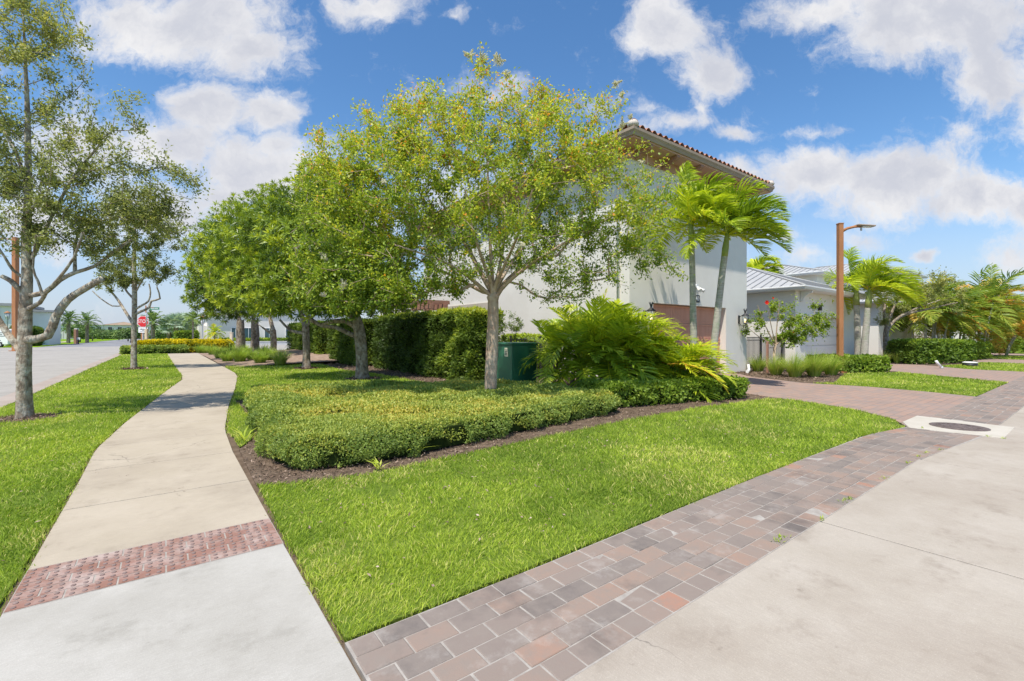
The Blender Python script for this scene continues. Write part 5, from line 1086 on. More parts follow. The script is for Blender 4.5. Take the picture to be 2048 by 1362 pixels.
# palm clump in front of the white wall
pc = thing('palm_clump', 'big windswept clump of bushy yellow green palms before the white wall', 'palm', XY(1250, 12.6)); q = Q(); dd = Q()
bases = [(-1.75, 13.0), (-1.25, 12.7), (-.75, 12.4), (-.3, 12.9), (.1, 12.2), (.6, 12.5), (1.1, 11.9), (1.4, 12.5), (-1.2, 12.1), (-.1, 12.7), (-.9, 13.2), (-.5, 11.9)]
cx0 = (1235 - CX) / F * 12.6; bl = MB()
for bi, (dx, Yb) in enumerate(bases):
    X0 = cx0 + dx; bp = RIGHT * X0 + FWD * Yb; hgt = (.75 if dx < .2 else .42) + .35 * rng.random()
    tp0 = bp + UP * hgt + RIGHT * .15
    bl = MB(); bl.tube([bp + UP * -.03, bp + UP * hgt * .5 + RIGHT * .05, tp0], [.07, .06, .05], 8); bl.build('stem', M['deadstem'], pc)
    for k in range(20):
        ang = 2.4 * k + bi; ri, fw = math.cos(ang), math.sin(ang)
        el = R(80) - R(88) * ((k + .5) / 20) ** 1.1; ln = rng.uniform(1.5, 2.2) * (1.0 if k > 2 else .9)
        if dx < -1.2 and ri < 0: ln *= .70
        if dx > .4: ln *= .9; el *= .80
        t0 = np.clip(.56 + .17 * (dx + 1.6) / 3.2 + rng.normal(0, .11) - .12 * (k > 9), .05, .80)
        frond(q, None, tp0 + rng.normal(0, .03, 3), azim(ri + .45, fw - .15), el, ln, .85 + .35 * rng.random(), .34 + .25 * rng.random(), 21, .54, .066, float(t0), vee=.28, tw=.16, wleaf=.16, hang=.24)
for k in range(16):  # low fronds added, mostly dark tints, to paint the shade under the clump
    bp = RIGHT * (cx0 - 1.9 + .24 * k) + FWD * (11.9 + .4 * rng.random()) + UP * (.45 + .3 * rng.random()); frond(q, None, bp, azim(rng.normal(.2, .6), -1), R(rng.uniform(-5, 30)), rng.uniform(.8, 1.15), 1.0, .2, 18, .42, .055, float(rng.uniform(.05, .55)), vee=.15, tw=.2, wleaf=.1, hang=.3)
frond(q, None, P(1335, 728, 10.9), azim(1, -.75), R(8), 1.55, 1.1, .3, 26, .36, .045, .85, vee=.2, tw=.25, wleaf=.4, hang=.4)
q.build('crown', M['lf_palm'], pc)
for (u, v, u2, v2, Yd) in ((1190, 725, 1202, 775, 11.9), (1262, 730, 1278, 782, 11.7), (1245, 690, 1262, 740, 11.9), (1110, 720, 1090, 775, 12.3), (1118, 730, 1112, 778, 12.3), (1300, 735, 1322, 752, 11.6)):
    a, c = P(u, v, Yd), P(u2, v2, Yd - .15); bl = MB(); bl.tube([a, (a + c) / 2 + RIGHT * .05, c], [.022, .028, .018], 6); bl.build('dry_frond', M['deadstem'], pc)
def slim_palm(label, base, path, rad, nf, length, seed, tintm=.5, droop=1.0, wind=.6, shaft_len=.75, ll=.70, lw=.046, elmax=R(76), name='christmas_palm', leaf='lf_palm', grp='slim windblown palms with ringed grey trunks', azb=.4):
    t = thing(name, label, 'palm', base, grp); pts = np.array(path); tm = interp(pts, 22); v, f = trunkmesh(tm, np.interp(np.linspace(0, 1, 22), np.linspace(0, 1, len(rad)), rad), 12, .03, seed); rawmesh('trunk', v, f, M['palmtrunk'], t, smooth=True)
    d = nrm(pts[-1] - pts[-2]); top = pts[-1]; sp_ = [top - d * .02, top + d * shaft_len * .3, top + d * shaft_len * .7, top + d * shaft_len]; b = MB(); b.tube(sp_, [rad[-1] * 1.05, rad[-1] * 1.12, rad[-1] * .8, rad[-1] * .45], 12); b.build('crownshaft', M['shaft'], t)
    q = Q(); hub = top + d * shaft_len * .92
    for k in range(nf):
        ang = 2.4 * k + seed; ri, fw = math.cos(ang), math.sin(ang); el = elmax - (elmax - R(4)) * ((k + .3) / nf) ** .9
        frond(q, None, hub - d * .1 * k / nf, azim(ri + azb, fw), el, length * rng.uniform(.85, 1.1), droop * rng.uniform(.8, 1.2), wind * rng.uniform(.8, 1.2), 54, ll, lw, float(np.clip(tintm - .06 + rng.normal(0, .11), .05, .78)), vee=.55, tw=.35, wleaf=.7, hang=.5, tube_r=.02, start=.14)
    q.build('crown', M[leaf], t); return t
Y = 13.7
slim_palm('left of two slim palms with ringed trunks before the brown garage door', XY(1388, Y), [XY(1389, Y, -.05), P(1387, 660, Y), P(1385, 560, Y), P(1383, 486, Y)], [.11, .10, .09, .08], 20, 1.68, 1, .66, .95, .6)
Y = 13.2
slim_palm('right of two slim palms, its trunk leaning over the brown garage door', XY(1421, Y), [XY(1420, Y, -.05), P(1428, 690, Y), P(1438, 600, Y), P(1449, 512, Y)], [.11, .10, .09, .085], 20, 1.75, 4, .66, .95, .75, elmax=R(70))
Y = 25.2
slim_palm('straight slim palm of the pair right of the tall lamp post', XY(1716, Y), [XY(1717, Y, -.05), P(1716, 680, Y), P(1713, 610, Y)], [.19, .165, .14], 15, 2.5, 7, .6, 1.0, .75, 1.1, .85, .06)
Y = 24.6
slim_palm('leaning slim palm of the pair right of the tall lamp post', XY(1728, Y), [XY(1727, Y, -.05), P(1731, 670, Y), P(1736, 615, Y)], [.19, .165, .14], 15, 2.6, 9, .7, 1.0, .95, 1.1, .85, .06)
Y = 36
slim_palm('small yellow green palm top showing above the grey metal roof', XY(1512, Y), [XY(1512, Y, -.05), P(1511, 620, Y), P(1511, 570, Y)], [.16, .15, .13], 13, 2.4, 12, .72, 1.0, .5, 1.0, .85, .08)
Y = 62
slim_palm('far palm with pale trunk at the right edge by the alley', XY(2028, Y), [XY(2026, Y, -.05), P(2028, 680, Y), P(2034, 652, Y)], [.26, .24, .2], 13, 3.2, 14, .5, 1.0, .7, 1.2, 1.1, .12)

def areca(label, base, n_stem, n_fr, h, length, spread, seed, tintm, ll=.8, lw=.07):
    t = thing('areca_palm', label, 'palm', base, 'big bushy palms at the right, blown by wind'); q = Q(); b = MB(); rg = np.random.default_rng(seed)
    for i in range(n_stem):
        o = RIGHT * rg.uniform(-spread, spread) + FWD * rg.uniform(-spread, spread) * .7; bp = np.array(base) + o; hh = h * rg.uniform(.25, .62); lean = o * .35 + RIGHT * .25; tp_ = bp + lean + UP * hh
        b = MB(); b.tube([bp - UP * .03, bp + lean * .4 + UP * hh * .5, tp_], [.06, .055, .05], 7); b.build('stem', M['palmtrunk'], t)
        for k in range(n_fr):
            ang = 2.4 * k + i; el = R(82) - R(98) * ((k + .4) / n_fr); frond(q, None, tp_, azim(math.cos(ang) + .4, math.sin(ang)), el, length * rg.uniform(.8, 1.15), .55 * rg.uniform(.8, 1.3), .33, 30, ll, lw, float(np.clip(tintm + rg.normal(0, .2) + .25 * (rg.random() < .16), .02, 1)), vee=.4, tw=.4, wleaf=.6, hang=.55, tube_r=.025)
    q.build('crown', M['lf_areca'], t)
areca('green bushy palm with tall upright fronds left of the orange tinged ones', XY(1865, 30), 6, 16, 5.8, 2.6, 1.0, 3, .48)
areca('tallest bushy palm with olive fronds rising over the square hedge block', XY(1918, 31.5), 6, 17, 6.6, 2.9, 1.1, 5, .62)
areca('bushy palm with orange tinged drooping fronds right of the square hedge', XY(1975, 34), 6, 16, 6.0, 3.1, 1.2, 8, .78)
areca('farther bushy palm with orange fronds by the end of the alley', XY(2030, 44), 5, 13, 6.0, 3.0, 1.2, 9, .76, 1.0, .1)

# ---- bent tree leaning right, hibiscus, background leafy shrubs
def leafy(name, label, cat, base, trunk, rtr, limbs, spec, per, per_tip, L, Wd, lm, bark, r_l=.05, seed=3, tint=(.05, .85), group=None, spread=.08):
    t = thing(name, label, cat, base, group); sk = Skel(); ids = sk.line(trunk, ok_from=.55); thick = {}
    for lb in limbs:
        st = sk.near(lb[0]); li = sk.line(lb[1], start=st, ok_from=.3); thick.update({i: lb[2][0] + (lb[2][1] - lb[2][0]) * k / max(1, len(li) - 1) for k, i in enumerate(li)})
    tg = lobes(spec, per); pos, par, nd, tips, n0 = grow(sk, tg, .3, .06, .45, .35); r = radii(pos, par, .005); r = .005 + (r - .005) * min(1, r_l / r[n0:].max())
    for i, rv in thick.items(): r[i] = rv
    r[ids] = np.interp(np.linspace(0, 1, len(ids)), np.linspace(0, 1, len(rtr)), rtr)
    v, f = twigmesh(pos, par, r, np.ones(len(pos), bool)); rawmesh('trunk', v, f, M[bark], t, smooth=True)
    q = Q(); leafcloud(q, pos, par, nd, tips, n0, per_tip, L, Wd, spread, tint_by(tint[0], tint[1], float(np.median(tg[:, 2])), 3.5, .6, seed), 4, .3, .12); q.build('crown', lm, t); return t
Y = 26.3
leafy('bent_tree', 'wind bent grey green tree leaning right toward the bushy palms', 'tree', XY(1772, Y), [XY(1773, Y, -.05), P(1772, 690, Y), P(1772, 668, Y), P(1774, 655, Y)], [.17, .15, .14, .13],
      [(P(1772, 668, Y), [P(1785, 645, Y), P(1815, 628, Y), P(1870, 615, Y), P(1915, 605, Y)], (.09, .03)), (P(1772, 668, Y), [P(1790, 640, Y), P(1830, 618, Y - .3), P(1880, 600, Y - .5)], (.08, .03)), (P(1774, 655, Y), [P(1768, 625, Y), P(1775, 590, Y)], (.08, .03)), (P(1774, 655, Y), [P(1790, 610, Y), P(1820, 570, Y)], (.07, .03))],
      [(1785, 590, Y, .9, 1.2, .9), (1840, 590, Y - .3, 1.2, .8, 1.1), (1890, 585, Y - .3, 1.0, .8, 1.0), (1860, 560, Y, 1.2, .8, 1.0), (1770, 640, Y, .5, .7, .5, 1.5), (1920, 610, Y, .7, .5, .7, 1.5), (1800, 555, Y + .3, .8, .6, .8)], 34, 40, .13, .055, M['lf_oak'], 'darkbark', .05, 13, (.25, 1.0))
Y = 18.85
hb = leafy('hibiscus', 'sparse standard hibiscus with one red flower between the two garages', 'shrub', XY(1549, Y), [XY(1549, Y, -.05), P(1548, 715, Y), P(1549, 700, Y), P(1551, 690, Y)], [.05, .045, .05, .055],
      [(P(1551, 690, Y), [P(1530, 650, Y), P(1515, 610, Y)], (.028, .01)), (P(1551, 690, Y), [P(1555, 640, Y), P(1560, 600, Y)], (.028, .01)), (P(1551, 690, Y), [P(1590, 660, Y), P(1630, 630, Y)], (.028, .01)), (P(1551, 690, Y), [P(1520, 675, Y), P(1490, 650, Y)], (.022, .008)), (P(1551, 690, Y), [P(1540, 640, Y - .3), P(1535, 605, Y - .4)], (.022, .008))],
      [(1610, 655, Y, 1.0, .55, .9, 2.4), (1650, 640, Y, .4, .35, .4, 5), (1560, 640, Y, 1.1, .8, .9, .55), (1515, 640, Y, .6, .7, .6, .7), (1580, 680, Y, .9, .25, .8, 2), (1560, 600, Y, .6, .3, .5, 1.2), (1635, 605, Y, .3, .3, .3, 3), (1490, 660, Y, .2, .3, .2, 5)], 66, 38, .095, .055, M['lf_round'], 'twig', .02, 15, (.35, 1.0), None, .06)
for u, v in ((1533, 605), (1546, 596), (1587, 664)):
    c = P(u, v, Y - .45); q = Q(); n = 6; s = .11 if u == 1533 else .05; an = np.arange(n) * 2 * math.pi / n; D = np.cos(an)[:, None] * RIGHT + np.sin(an)[:, None] * UP - FWD * .35; leafq(q, np.tile(c, (n, 1)), D, -FWD, s, s * .9, .6); q.build('flower', M['redflower'], hb)
st = thing('wooden_stake', 'short square wooden stake holding the hibiscus stem', 'stake', XY(1535, 18.5)); b = MB(); p = XY(1535, 18.5); b.box(p[0] - .04, p[0] + .04, p[1] - .04, p[1] + .04, -.05, 1.25); b.build('post', M['wood'], st); b = MB(); b.tube([(p[0], p[1], 1.0), XY(1550, 18.85, 1.0)], .012, 6); b.build('tie', M['black'], st)
Y = 24.5
leafy('yard_tree', 'dark green leafy tree in the yard behind the tall clipped hedge', 'tree', XY(785, Y), [XY(785, Y, -.05), P(785, 680, Y), P(786, 650, Y)], [.12, .1, .09], [(P(786, 650, Y), [P(765, 620, Y), P(750, 590, Y)], (.06, .03)), (P(786, 650, Y), [P(810, 620, Y), P(825, 590, Y)], (.06, .03))],
      [(790, 600, Y, 1.3, 1.0, 1.2), (755, 610, Y, .9, .8, .9), (825, 612, Y, .7, .6, .7), (780, 570, Y, 1.0, .7, 1.0)], 30, 60, .15, .06, M['lf_row'], 'darkbark', .05, 23, (.0, .6))
# ---- fountain grasses
def tuft(name, label, base, n, h, rad, group, tint=(.2, .8), w=.008, out=.55, lm='lf_sedge', wind=.25):
    t = thing(name, label, 'grass clump', base, group); q = Q(); az = rng.uniform(0, 2 * math.pi, n); rr = rng.random(n) ** .5; b0 = np.array(base) + np.stack([np.cos(az) * rr * rad * .25, np.sin(az) * rr * rad * .25, np.zeros(n)], 1)
    d = np.stack([np.cos(az) * rr, np.sin(az) * rr, np.zeros(n)], 1) * out; hh = h * rng.uniform(.6, 1.1, n); tt = np.clip(rng.uniform(tint[0], tint[1], n), 0, 1); prev = b0; dirn = nrm(d * .6 + UP); s = nrm(np.cross(dirn, UP) + 1e-5) * w / 2
    for k in range(4):
        nx_ = prev + dirn * (hh / 4)[:, None]; w0, w1 = 1 - k * .22, 1 - (k + 1) * .22; q.add(np.stack([prev - s * w0, prev + s * w0, nx_ + s * w1, nx_ - s * w1], 1), tt); prev = nx_; dirn = nrm(dirn + d * .55 - UP * .18 * k * rr[:, None] + WIND * wind * .25)
    q.build('blades', M[lm], t)
for i, (u, Y, n, h, lab) in enumerate(((1516, 19.3, 420, .75, 'dark green grass clump against the white corner wall'), (1552, 17.6, 420, .8, 'fountain grass clump by the wooden hibiscus stake'), (1590, 16.7, 650, .85, 'wide bright fountain grass clump nearest the driveway'), (1628, 16.9, 750, .95, 'tallest bright fountain grass clump left of the lamp post'), (1662, 17.6, 600, .85, 'fountain grass clump touching the tall lamp post base'))):
    tuft('fountain_grass', lab, XY(u, Y, -.02), int(n * 1.5), h * 1.12, .7, 'fountain grasses beside the brick driveway', (.3, .95), .012, .72)
for i, (u, Y, lab) in enumerate(((1768, 24.5, 'dry brownish sedge clump under the slim palm pair'), (1795, 24.8, 'dry brownish sedge clump left of the bent tree trunk'), (1818, 25.2, 'dry brownish sedge clump touching the square hedge block'))):
    tuft('dry_sedge', lab, XY(u, Y, -.02), 300, .75, .5, 'dry sedges by the neighbouring driveway', (.3, 1.0), .016, .6)
bx = []
for u, v in ((398, 699), (418, 701), (438, 701), (452, 700), (470, 699), (400, 706), (425, 709), (485, 703), (462, 713), (535, 712), (560, 722), (480, 722), (392, 703), (410, 706), (430, 704), (447, 709), (462, 703), (472, 716), (490, 708), (505, 714), (455, 722), (520, 718), (440, 716), (530, 707)):
    Y0 = EYE * F / (v - HY) ; Y0 = min(Y0, 46); p = XY(u, Y0)
    for _ in range(3): z = float(berm_z(p[0], p[1])); Y0 = min(46, (EYE - z) * F / (v - HY)); p = XY(u, Y0)
    bx.append((p[0], p[1], float(berm_z(p[0], p[1]))))
for i, p in enumerate(bx): tuft('berm_sedge', 'soft green and tan sedge clump on the mulched berm at the walk end', p, 420, .95 if i < 12 else .7, 1.0, 'sedge clumps on the mulched berm', (.2, .8) if p[0] < 4.6 else (.55, 1.0), .024, .8)
# stray bright leaves growing out of the groundcover
for u, v, h, lab in ((487, 880, .30, 'small bright strap leaved plant at the groundcover corner by the sidewalk'), (828, 905, .42, 'long strap leaves poking from the front of the clipped groundcover'), (758, 935, .16, 'tiny bright green weed in the mulch before the groundcover')):
    x, y = G(u, v, .02); t = thing('strap_plant', lab, 'plant', (x, y, 0)); n = 16 if h < .35 else 7; q = Q(); az = rng.uniform(0, 6.3, n); D = nrm(np.stack([np.cos(az), np.sin(az), rng.uniform(.5, 1.6, n)], 1)); leafq(q, np.tile([x, y, .0], (n, 1)) + rng.normal(0, .02, (n, 3)), D, UP, rng.uniform(.7, 1.2, n) * h, .022, rng.uniform(.6, .95, n), .1, .35); q.build('blades', M['grass'], t)

# ------------------------------------------------------------------ far side: houses, van, signs, trees
def far_window(parent, axis, fixed, c, w, z0, z1, m='teal', off=-1):
    """window on a wall: axis 'x' = wall runs along x at y=fixed, 'y' = wall runs along y at x=fixed"""
    d = .05 * off
    def bx(mb, a0, a1, zz0, zz1, t0, t1):
        lo, hi = min(fixed + t0, fixed + t1), max(fixed + t0, fixed + t1)
        mb.box(a0, a1, lo, hi, zz0, zz1) if axis == 'x' else mb.box(lo, hi, a0, a1, zz0, zz1)
    b = MB(); bx(b, c - w / 2 - .08, c - w / 2, z0 - .08, z1 + .08, 0, d * 1.6); bx(b, c + w / 2, c + w / 2 + .08, z0 - .08, z1 + .08, 0, d * 1.6); bx(b, c - w / 2, c + w / 2, z1, z1 + .08, 0, d * 1.6); bx(b, c - w / 2, c + w / 2, z0 - .08, z0, 0, d * 1.6); bx(b, c - .03, c + .03, z0, z1, 0, d * 1.4)
    wn = b.build('window', M['white'], parent); b = MB(); bx(b, c - w / 2, c + w / 2, z0, z1, d * .2, d * .9); b.build('pane', M[m], wn)
hl = thing('modern_house', 'white modern two storey house with grey roof at the far left edge', 'house', (-22, 106, 0))
b = MB(); b.box(-34, -17.2, 100, 112, 0, 5.9); b.box(-17.2, -14.6, 102, 112, 0, 5.2); b.build('wall', M['white'], hl)
b = MB(); b.box(-34.6, -16.7, 99.4, 112.6, 5.902, 6.3); b.box(-16.6, -14.0, 101.4, 112.6, 5.202, 5.5); b.build('roof', M['greyroof'], hl)
for c, z0, z1, w in ((-20.3, 3.2, 5.2, 1.6), (-25, 3.2, 5.2, 1.8), (-20.3, .6, 2.4, 1.6), (-29, 3.2, 5.2, 1.8)): far_window(hl, 'x', 100, c, w, z0, z1)
hr = thing('white_house', 'white house with grey hip roof behind the golden hedge, left of the row trees', 'house', (14, 92, 0))
b = MB(); b.box(5.2, 26, 85, 100, 0, 4.9); b.box(4.2, 5.2, 86, 100, 0, 3.0); b.box(9, 26, 85.5, 100, 4.9, 6.6); b.build('wall', M['stucco'], hr)
metal_hip(hr, 4.6, 26.6, 84.4, 100.6, 6.62, .25, 5.0, M['greyroof'], M['greyroof'])
b = MB(); b.box(4.6, 8.97, 84.4, 100.6, 4.902, 5.1); b.build('roof', M['greyroof'], hr)
for c, z0, z1, w in ((9.0, .6, 2.7, 1.1), (10.8, .6, 2.7, 1.3), (13.8, .6, 2.7, 1.3), (17, .6, 2.7, 1.3)): far_window(hr, 'x', 85, c, w, z0, z1)
for c in (88, 90, 93): far_window(hr, 'y', 5.2, c, .7, 1.2, 3.2)
wl2 = thing('stone_wall', 'low pale wall in front of the white house behind the golden hedge', 'wall', (12, 82, 0)); b = MB(); b.box(6.5, 30, 81, 81.4, -.1, .5); b.box(6.4, 30.1, 80.95, 81.45, .502, .6); b.build('body', M['stone'], wl2)
# townhouse row at the far end of the street
for i, x0 in enumerate((-46, -33.5, -21, -8.5, 4)):
    lab = ['leftmost pale townhouse of the far row', 'second pale townhouse of the far row, behind date palms', 'pale townhouse with tan roof closing the view down the street', 'pale townhouse of the far row directly behind the stop sign', 'rightmost pale townhouse of the far row behind fan palms'][i]
    t = thing('townhouse', lab, 'house', (x0 + 6, 270, 0), 'pale townhouses closing the far end of the street'); b = MB(); b.box(x0, x0 + 12.4, 264, 276, 0, 6.1); b.build('wall', M['stucco'], t)
    metal_hip(t, x0 - .3, x0 + 12.7, 263.4, 276.6, 6.12, .22, 9.0, M['tileroof_tan'] if i == 2 else M['greyroof'], M['greyroof'])
    for c in (2, 5.2, 8.4, 11): far_window(t, 'x', 264, x0 + c, 1.3, 3.4, 5.2, 'dark'); far_window(t, 'x', 264, x0 + c, 1.4, .5, 2.3, 'dark')
# white van with lettering
vp = XY(-12, 60); vn = thing('white_van', 'white lettered service van parked across the street at the far left', 'van', (vp[0], vp[1], 0))
ax = np.array([RIGHT[0], RIGHT[1], 0]); ay = np.array([FWD[0], FWD[1], 0])
def vpt(s, d, z): return np.array([vp[0], vp[1], 0]) - ax * s + ay * d + UP * z
prof = [(-2.9, .35), (2.55, .35), (2.75, .55), (2.75, 1.05), (2.45, 1.25), (1.55, 1.45), (1.0, 2.2), (.7, 2.35), (-2.7, 2.35), (-2.9, 2.2)]
b = MB(); rg = [[b.b.verts.new(vpt(s, d, z)) for s, z in prof] for d in (-1.0, 1.0)]; b.b.faces.new(rg[0]); b.b.faces.new(rg[1][::-1])
for i in range(len(prof)): j = (i + 1) % len(prof); b.b.faces.new([rg[0][i], rg[1][i], rg[1][j], rg[0][j]])
b.build('body', M['white'], vn, bevel=.05, tri=True)
b = MB()
for d in (-1.012,): b.poly([vpt(s, d, z) for s, z in ((.35, 1.45), (1.4, 1.45), (.95, 2.12), (.35, 2.12))])
b.build('side_window', M['teal'], vn)
b = MB(); b.poly([vpt(s, d, z) for s, d, z in ((1.56, -.9, 1.47), (1.56, .9, 1.47), (1.03, .85, 2.17), (1.03, -.85, 2.17))]); wsd = b.build('windscreen', M['teal'], vn); 
b = MB()
for z, s0, s1 in ((1.85, -2.4, -.1), (1.62, -2.2, -.4), (1.42, -2.5, .0), (.62, -2.2, -.2)): b.obox(vpt((s0 + s1) / 2, -1.008, z), ax, ay, UP, (s1 - s0) / 2, .006, .035)
b.obox(vpt(-1.2, -1.008, 1.1), ax, ay, UP, .14, .006, .08); b.obox(vpt(-1.2, -1.008, .85), ax, ay, UP, .8, .006, .05); b.build('lettering', M['black'], vn)
for s in (-1.9, 1.75):
    for d in (-.93, .93):
        b = MB(); b.tube([vpt(s, d - .11, .33), vpt(s, d + .11, .33)], .34, 16); w = b.build('wheel', M['black'], vn); b = MB(); b.tube([vpt(s, d - .125, .33), vpt(s, d + .125, .33)], .18, 12); b.build('rim', M['greypost'], w)
# stop sign assembly behind the golden hedge
YS = 43.0; pp = XY(286, YS); ss = thing('stop_sign', 'red octagonal stop sign with white plate below, behind the golden hedge', 'road sign', pp)
def spt(s, d, z): return pp + ax * s + ay * d + UP * z
b = MB(); b.obox(spt(-.05, .06, 1.5), ax, ay, UP, .035, .035, 1.55); b.build('post', M['greypost'], ss)
zc = EYE + (HY - 643) / F * YS; rs = .57
def octa(rad, d0, d1, m, name, par):
    b = MB(); an = [math.pi / 8 + i * math.pi / 4 for i in range(8)]; r0 = [b.b.verts.new(spt(rad * math.cos(a), d0, zc + rad * math.sin(a))) for a in an]; r1 = [b.b.verts.new(spt(rad * math.cos(a), d1, zc + rad * math.sin(a))) for a in an]; b.b.faces.new(r0); b.b.faces.new(r1[::-1])
    for i in range(8): b.b.faces.new([r0[i], r0[(i + 1) % 8], r1[(i + 1) % 8], r1[i]])
    return b.build(name, m, par, tri=True)
pn = octa(rs, -.012, .012, M['white'], 'sign_panel', ss); octa(rs * .93, -.022, -.0125, M['red'], 'red_face', pn)
lc = spt(0, -.026, zc); t = text('STOP', .46, lc, (R(90), 0, -YAW), M['white'], ss, ext=.004); t.scale = (.86, 1.05, 1)
z2 = EYE + (HY - 660) / F * YS; b = MB(); b.obox(spt(.02, .0, z2), ax, ay, UP, .45, .012, .25); b.build('plate', M['white'], ss)
b = MB(); b.obox(spt(-.05, -.016, z2 + .08), ax, ay, UP, .24, .004, .022); b.obox(spt(.03, -.016, z2 - .02), ax, ay, UP, .1, .004, .022); b.obox(spt(-.12, -.016, z2 + .085), ax, ay, UP, .06, .0042, .045); b.obox(spt(0, -.016, z2 - .12), ax, ay, UP, .28, .004, .012); b.build('print', M['black'], ss)
p2 = XY(293, 41.5); sn = thing('street_name_sign', 'pale post carrying a green street name blade beside the stop sign', 'street sign', p2)
def s2(s, d, z): return p2 + ax * s + ay * d + UP * z
b = MB(); b.obox(s2(0, 0, 1.05), ax, ay, UP, .10, .10, 1.05); b.build('post', M['paleWood'], sn, bevel=.01)
b = MB(); b.tube([s2(0, 0, 2.1), s2(0, 0, 4.25)], .05, 8); b.build('pole', M['greypost'], sn)
b = MB(); b.obox(s2(.74, 0, EYE + (HY - 617) / F * 41.5), ax, ay, UP, .42, .015, .11); bl_ = b.build('blade', M['green_sign'], sn)
b = MB()
for i in range(6): b.obox(s2(.46 + i * .11, -.018, EYE + (HY - 617) / F * 41.5), ax, ay, UP, .035, .002, .035)
b.build('lettering', M['white'], bl_)
b = MB(); b.obox(s2(.34, 0, EYE + (HY - 615) / F * 41.5), ax, ay, UP, .36, .02, .02); b.obox(s2(-.02, -.01, 3.9), ax, ay, UP, .05, .05, .32); b.build('bracket', M['rust'], sn)
p3 = XY(285, 46); t = thing('marker_post', 'short rust brown post behind the stop sign', 'post', p3); b = MB(); b.obox(p3 + UP * .85, ax, ay, UP, .09, .09, .9); b.build('body', M['rust'], t, bevel=.01); b = MB(); b.obox(p3 + UP * 1.78, ax, ay, UP, .12, .12, .03); b.build('cap', M['rust'], t)
# lantern lamp posts
def lantern_post(label, u, Y, vtop):
    p = XY(u, Y); zt = EYE + (HY - vtop) / F * Y; t = thing('lantern_post', label, 'street lamp', p, 'old style lantern street lamps'); b = MB(); b.lathe((p[0], p[1], 0), [(.22, 0), (.2, .35), (.12, .5), (.075, .7), (.065, zt - 1.25), (.12, zt - 1.2), (.12, zt - 1.12)], 10); b.build('post', M['greypost'], t)
    b = MB(); b.lathe((p[0], p[1], zt), [(.16, -1.1), (.27, -.32)], 8); b.build('glass', M['white'], t); b = MB(); b.lathe((p[0], p[1], zt), [(.38, -.31), (.36, -.24), (.12, -.06), (.03, 0)], 8); b.build('cap', M['rust'], t)
    b = MB()
    for i in range(4):
        a = i * math.pi / 2; b.tube([(p[0] + .165 * math.cos(a), p[1] + .165 * math.sin(a), zt - 1.1), (p[0] + .275 * math.cos(a), p[1] + .275 * math.sin(a), zt - .31)], .018, 5)
    b.build('frame', M['iron'], t)
lantern_post('lantern street lamp before the white house, left of the row trees', 405, 62, 632); lantern_post('lantern street lamp at the far left edge by the modern house', 15, 66, 622)
# mailbox stand and bollard post across the street
p = XY(102, 92); t = thing('mailbox_stand', 'pale mailbox shelf on two tan wooden posts across the street', 'mailbox', p)
for s in (-.3, .3): b = MB(); b.obox(p + ax * s + UP * .75, ax, ay, UP, .14, .14, .78); b.build('post', M['paleWood'], t)
b = MB(); b.obox(p + UP * 1.68, ax, ay, UP, .75, .3, .14); b.build('box', M['white'], t, bevel=.03)
p = XY(152, 84); t = thing('gate_post', 'stout tan post with pale lamp top across the street under date palms', 'post', p); b = MB(); b.obox(p + UP * 1.3, ax, ay, UP, .22, .22, 1.35); b.build('body', M['wood'], t); b = MB(); b.obox(p + ax * .1 + UP * 2.72, ax, ay, UP, .26, .2, .08); b.build('cap', M['white'], t)
p = XY(157, 80); t = thing('notice_board', 'small white notice board on a thin black stake by the tan post', 'sign', p); b = MB(); b.obox(p + UP * .4, ax, ay, UP, .05, .05, .45); b.build('stake', M['black'], t); b = MB(); b.obox(p + UP * .95, ax, ay, UP, .28, .03, .2); b.build('panel', M['white'], t)
p = XY(226, 210); t = thing('notice_board', 'small white board standing at the far end of the asphalt road', 'sign', p); b = MB(); b.obox(p + UP * .7, ax, ay, UP, .08, .08, .7); b.build('stake', M['greypost'], t); b = MB(); b.obox(p + UP * 1.6, ax, ay, UP, .6, .05, .5); b.build('panel', M['white'], t)
# small things on the right driveway
p = XY(1878, 21.0); t = thing('drain_stub', 'small leaning white pipe stub at the edge of the brick driveway', 'pipe', p); b = MB(); b.tube([p + ax * .12 + UP * .02, p + UP * .25 - ax * .08, p + UP * .34 - ax * .13], [.05, .055, .05], 10); b.build('pipe', M['white'], t); b = MB(); b.tube([p + ax * .15 + UP * -.02, p + ax * .10 + UP * .07], .065, 10); b.build('collar', M['greypost'], t)
p = XY(1940, 22.6); t = thing('valve_box', 'low round dark ground box with a pale lid beside the square hedge', 'ground box', p); b = MB(); b.lathe(p, [(.30, -.02), (.27, .14)], 16); b.build('body', M['iron'], t); b = MB(); b.lathe(p + UP * .14, [(.29, 0), (.29, .04), (.2, .07)], 16); b.build('lid', M['stone'], t)
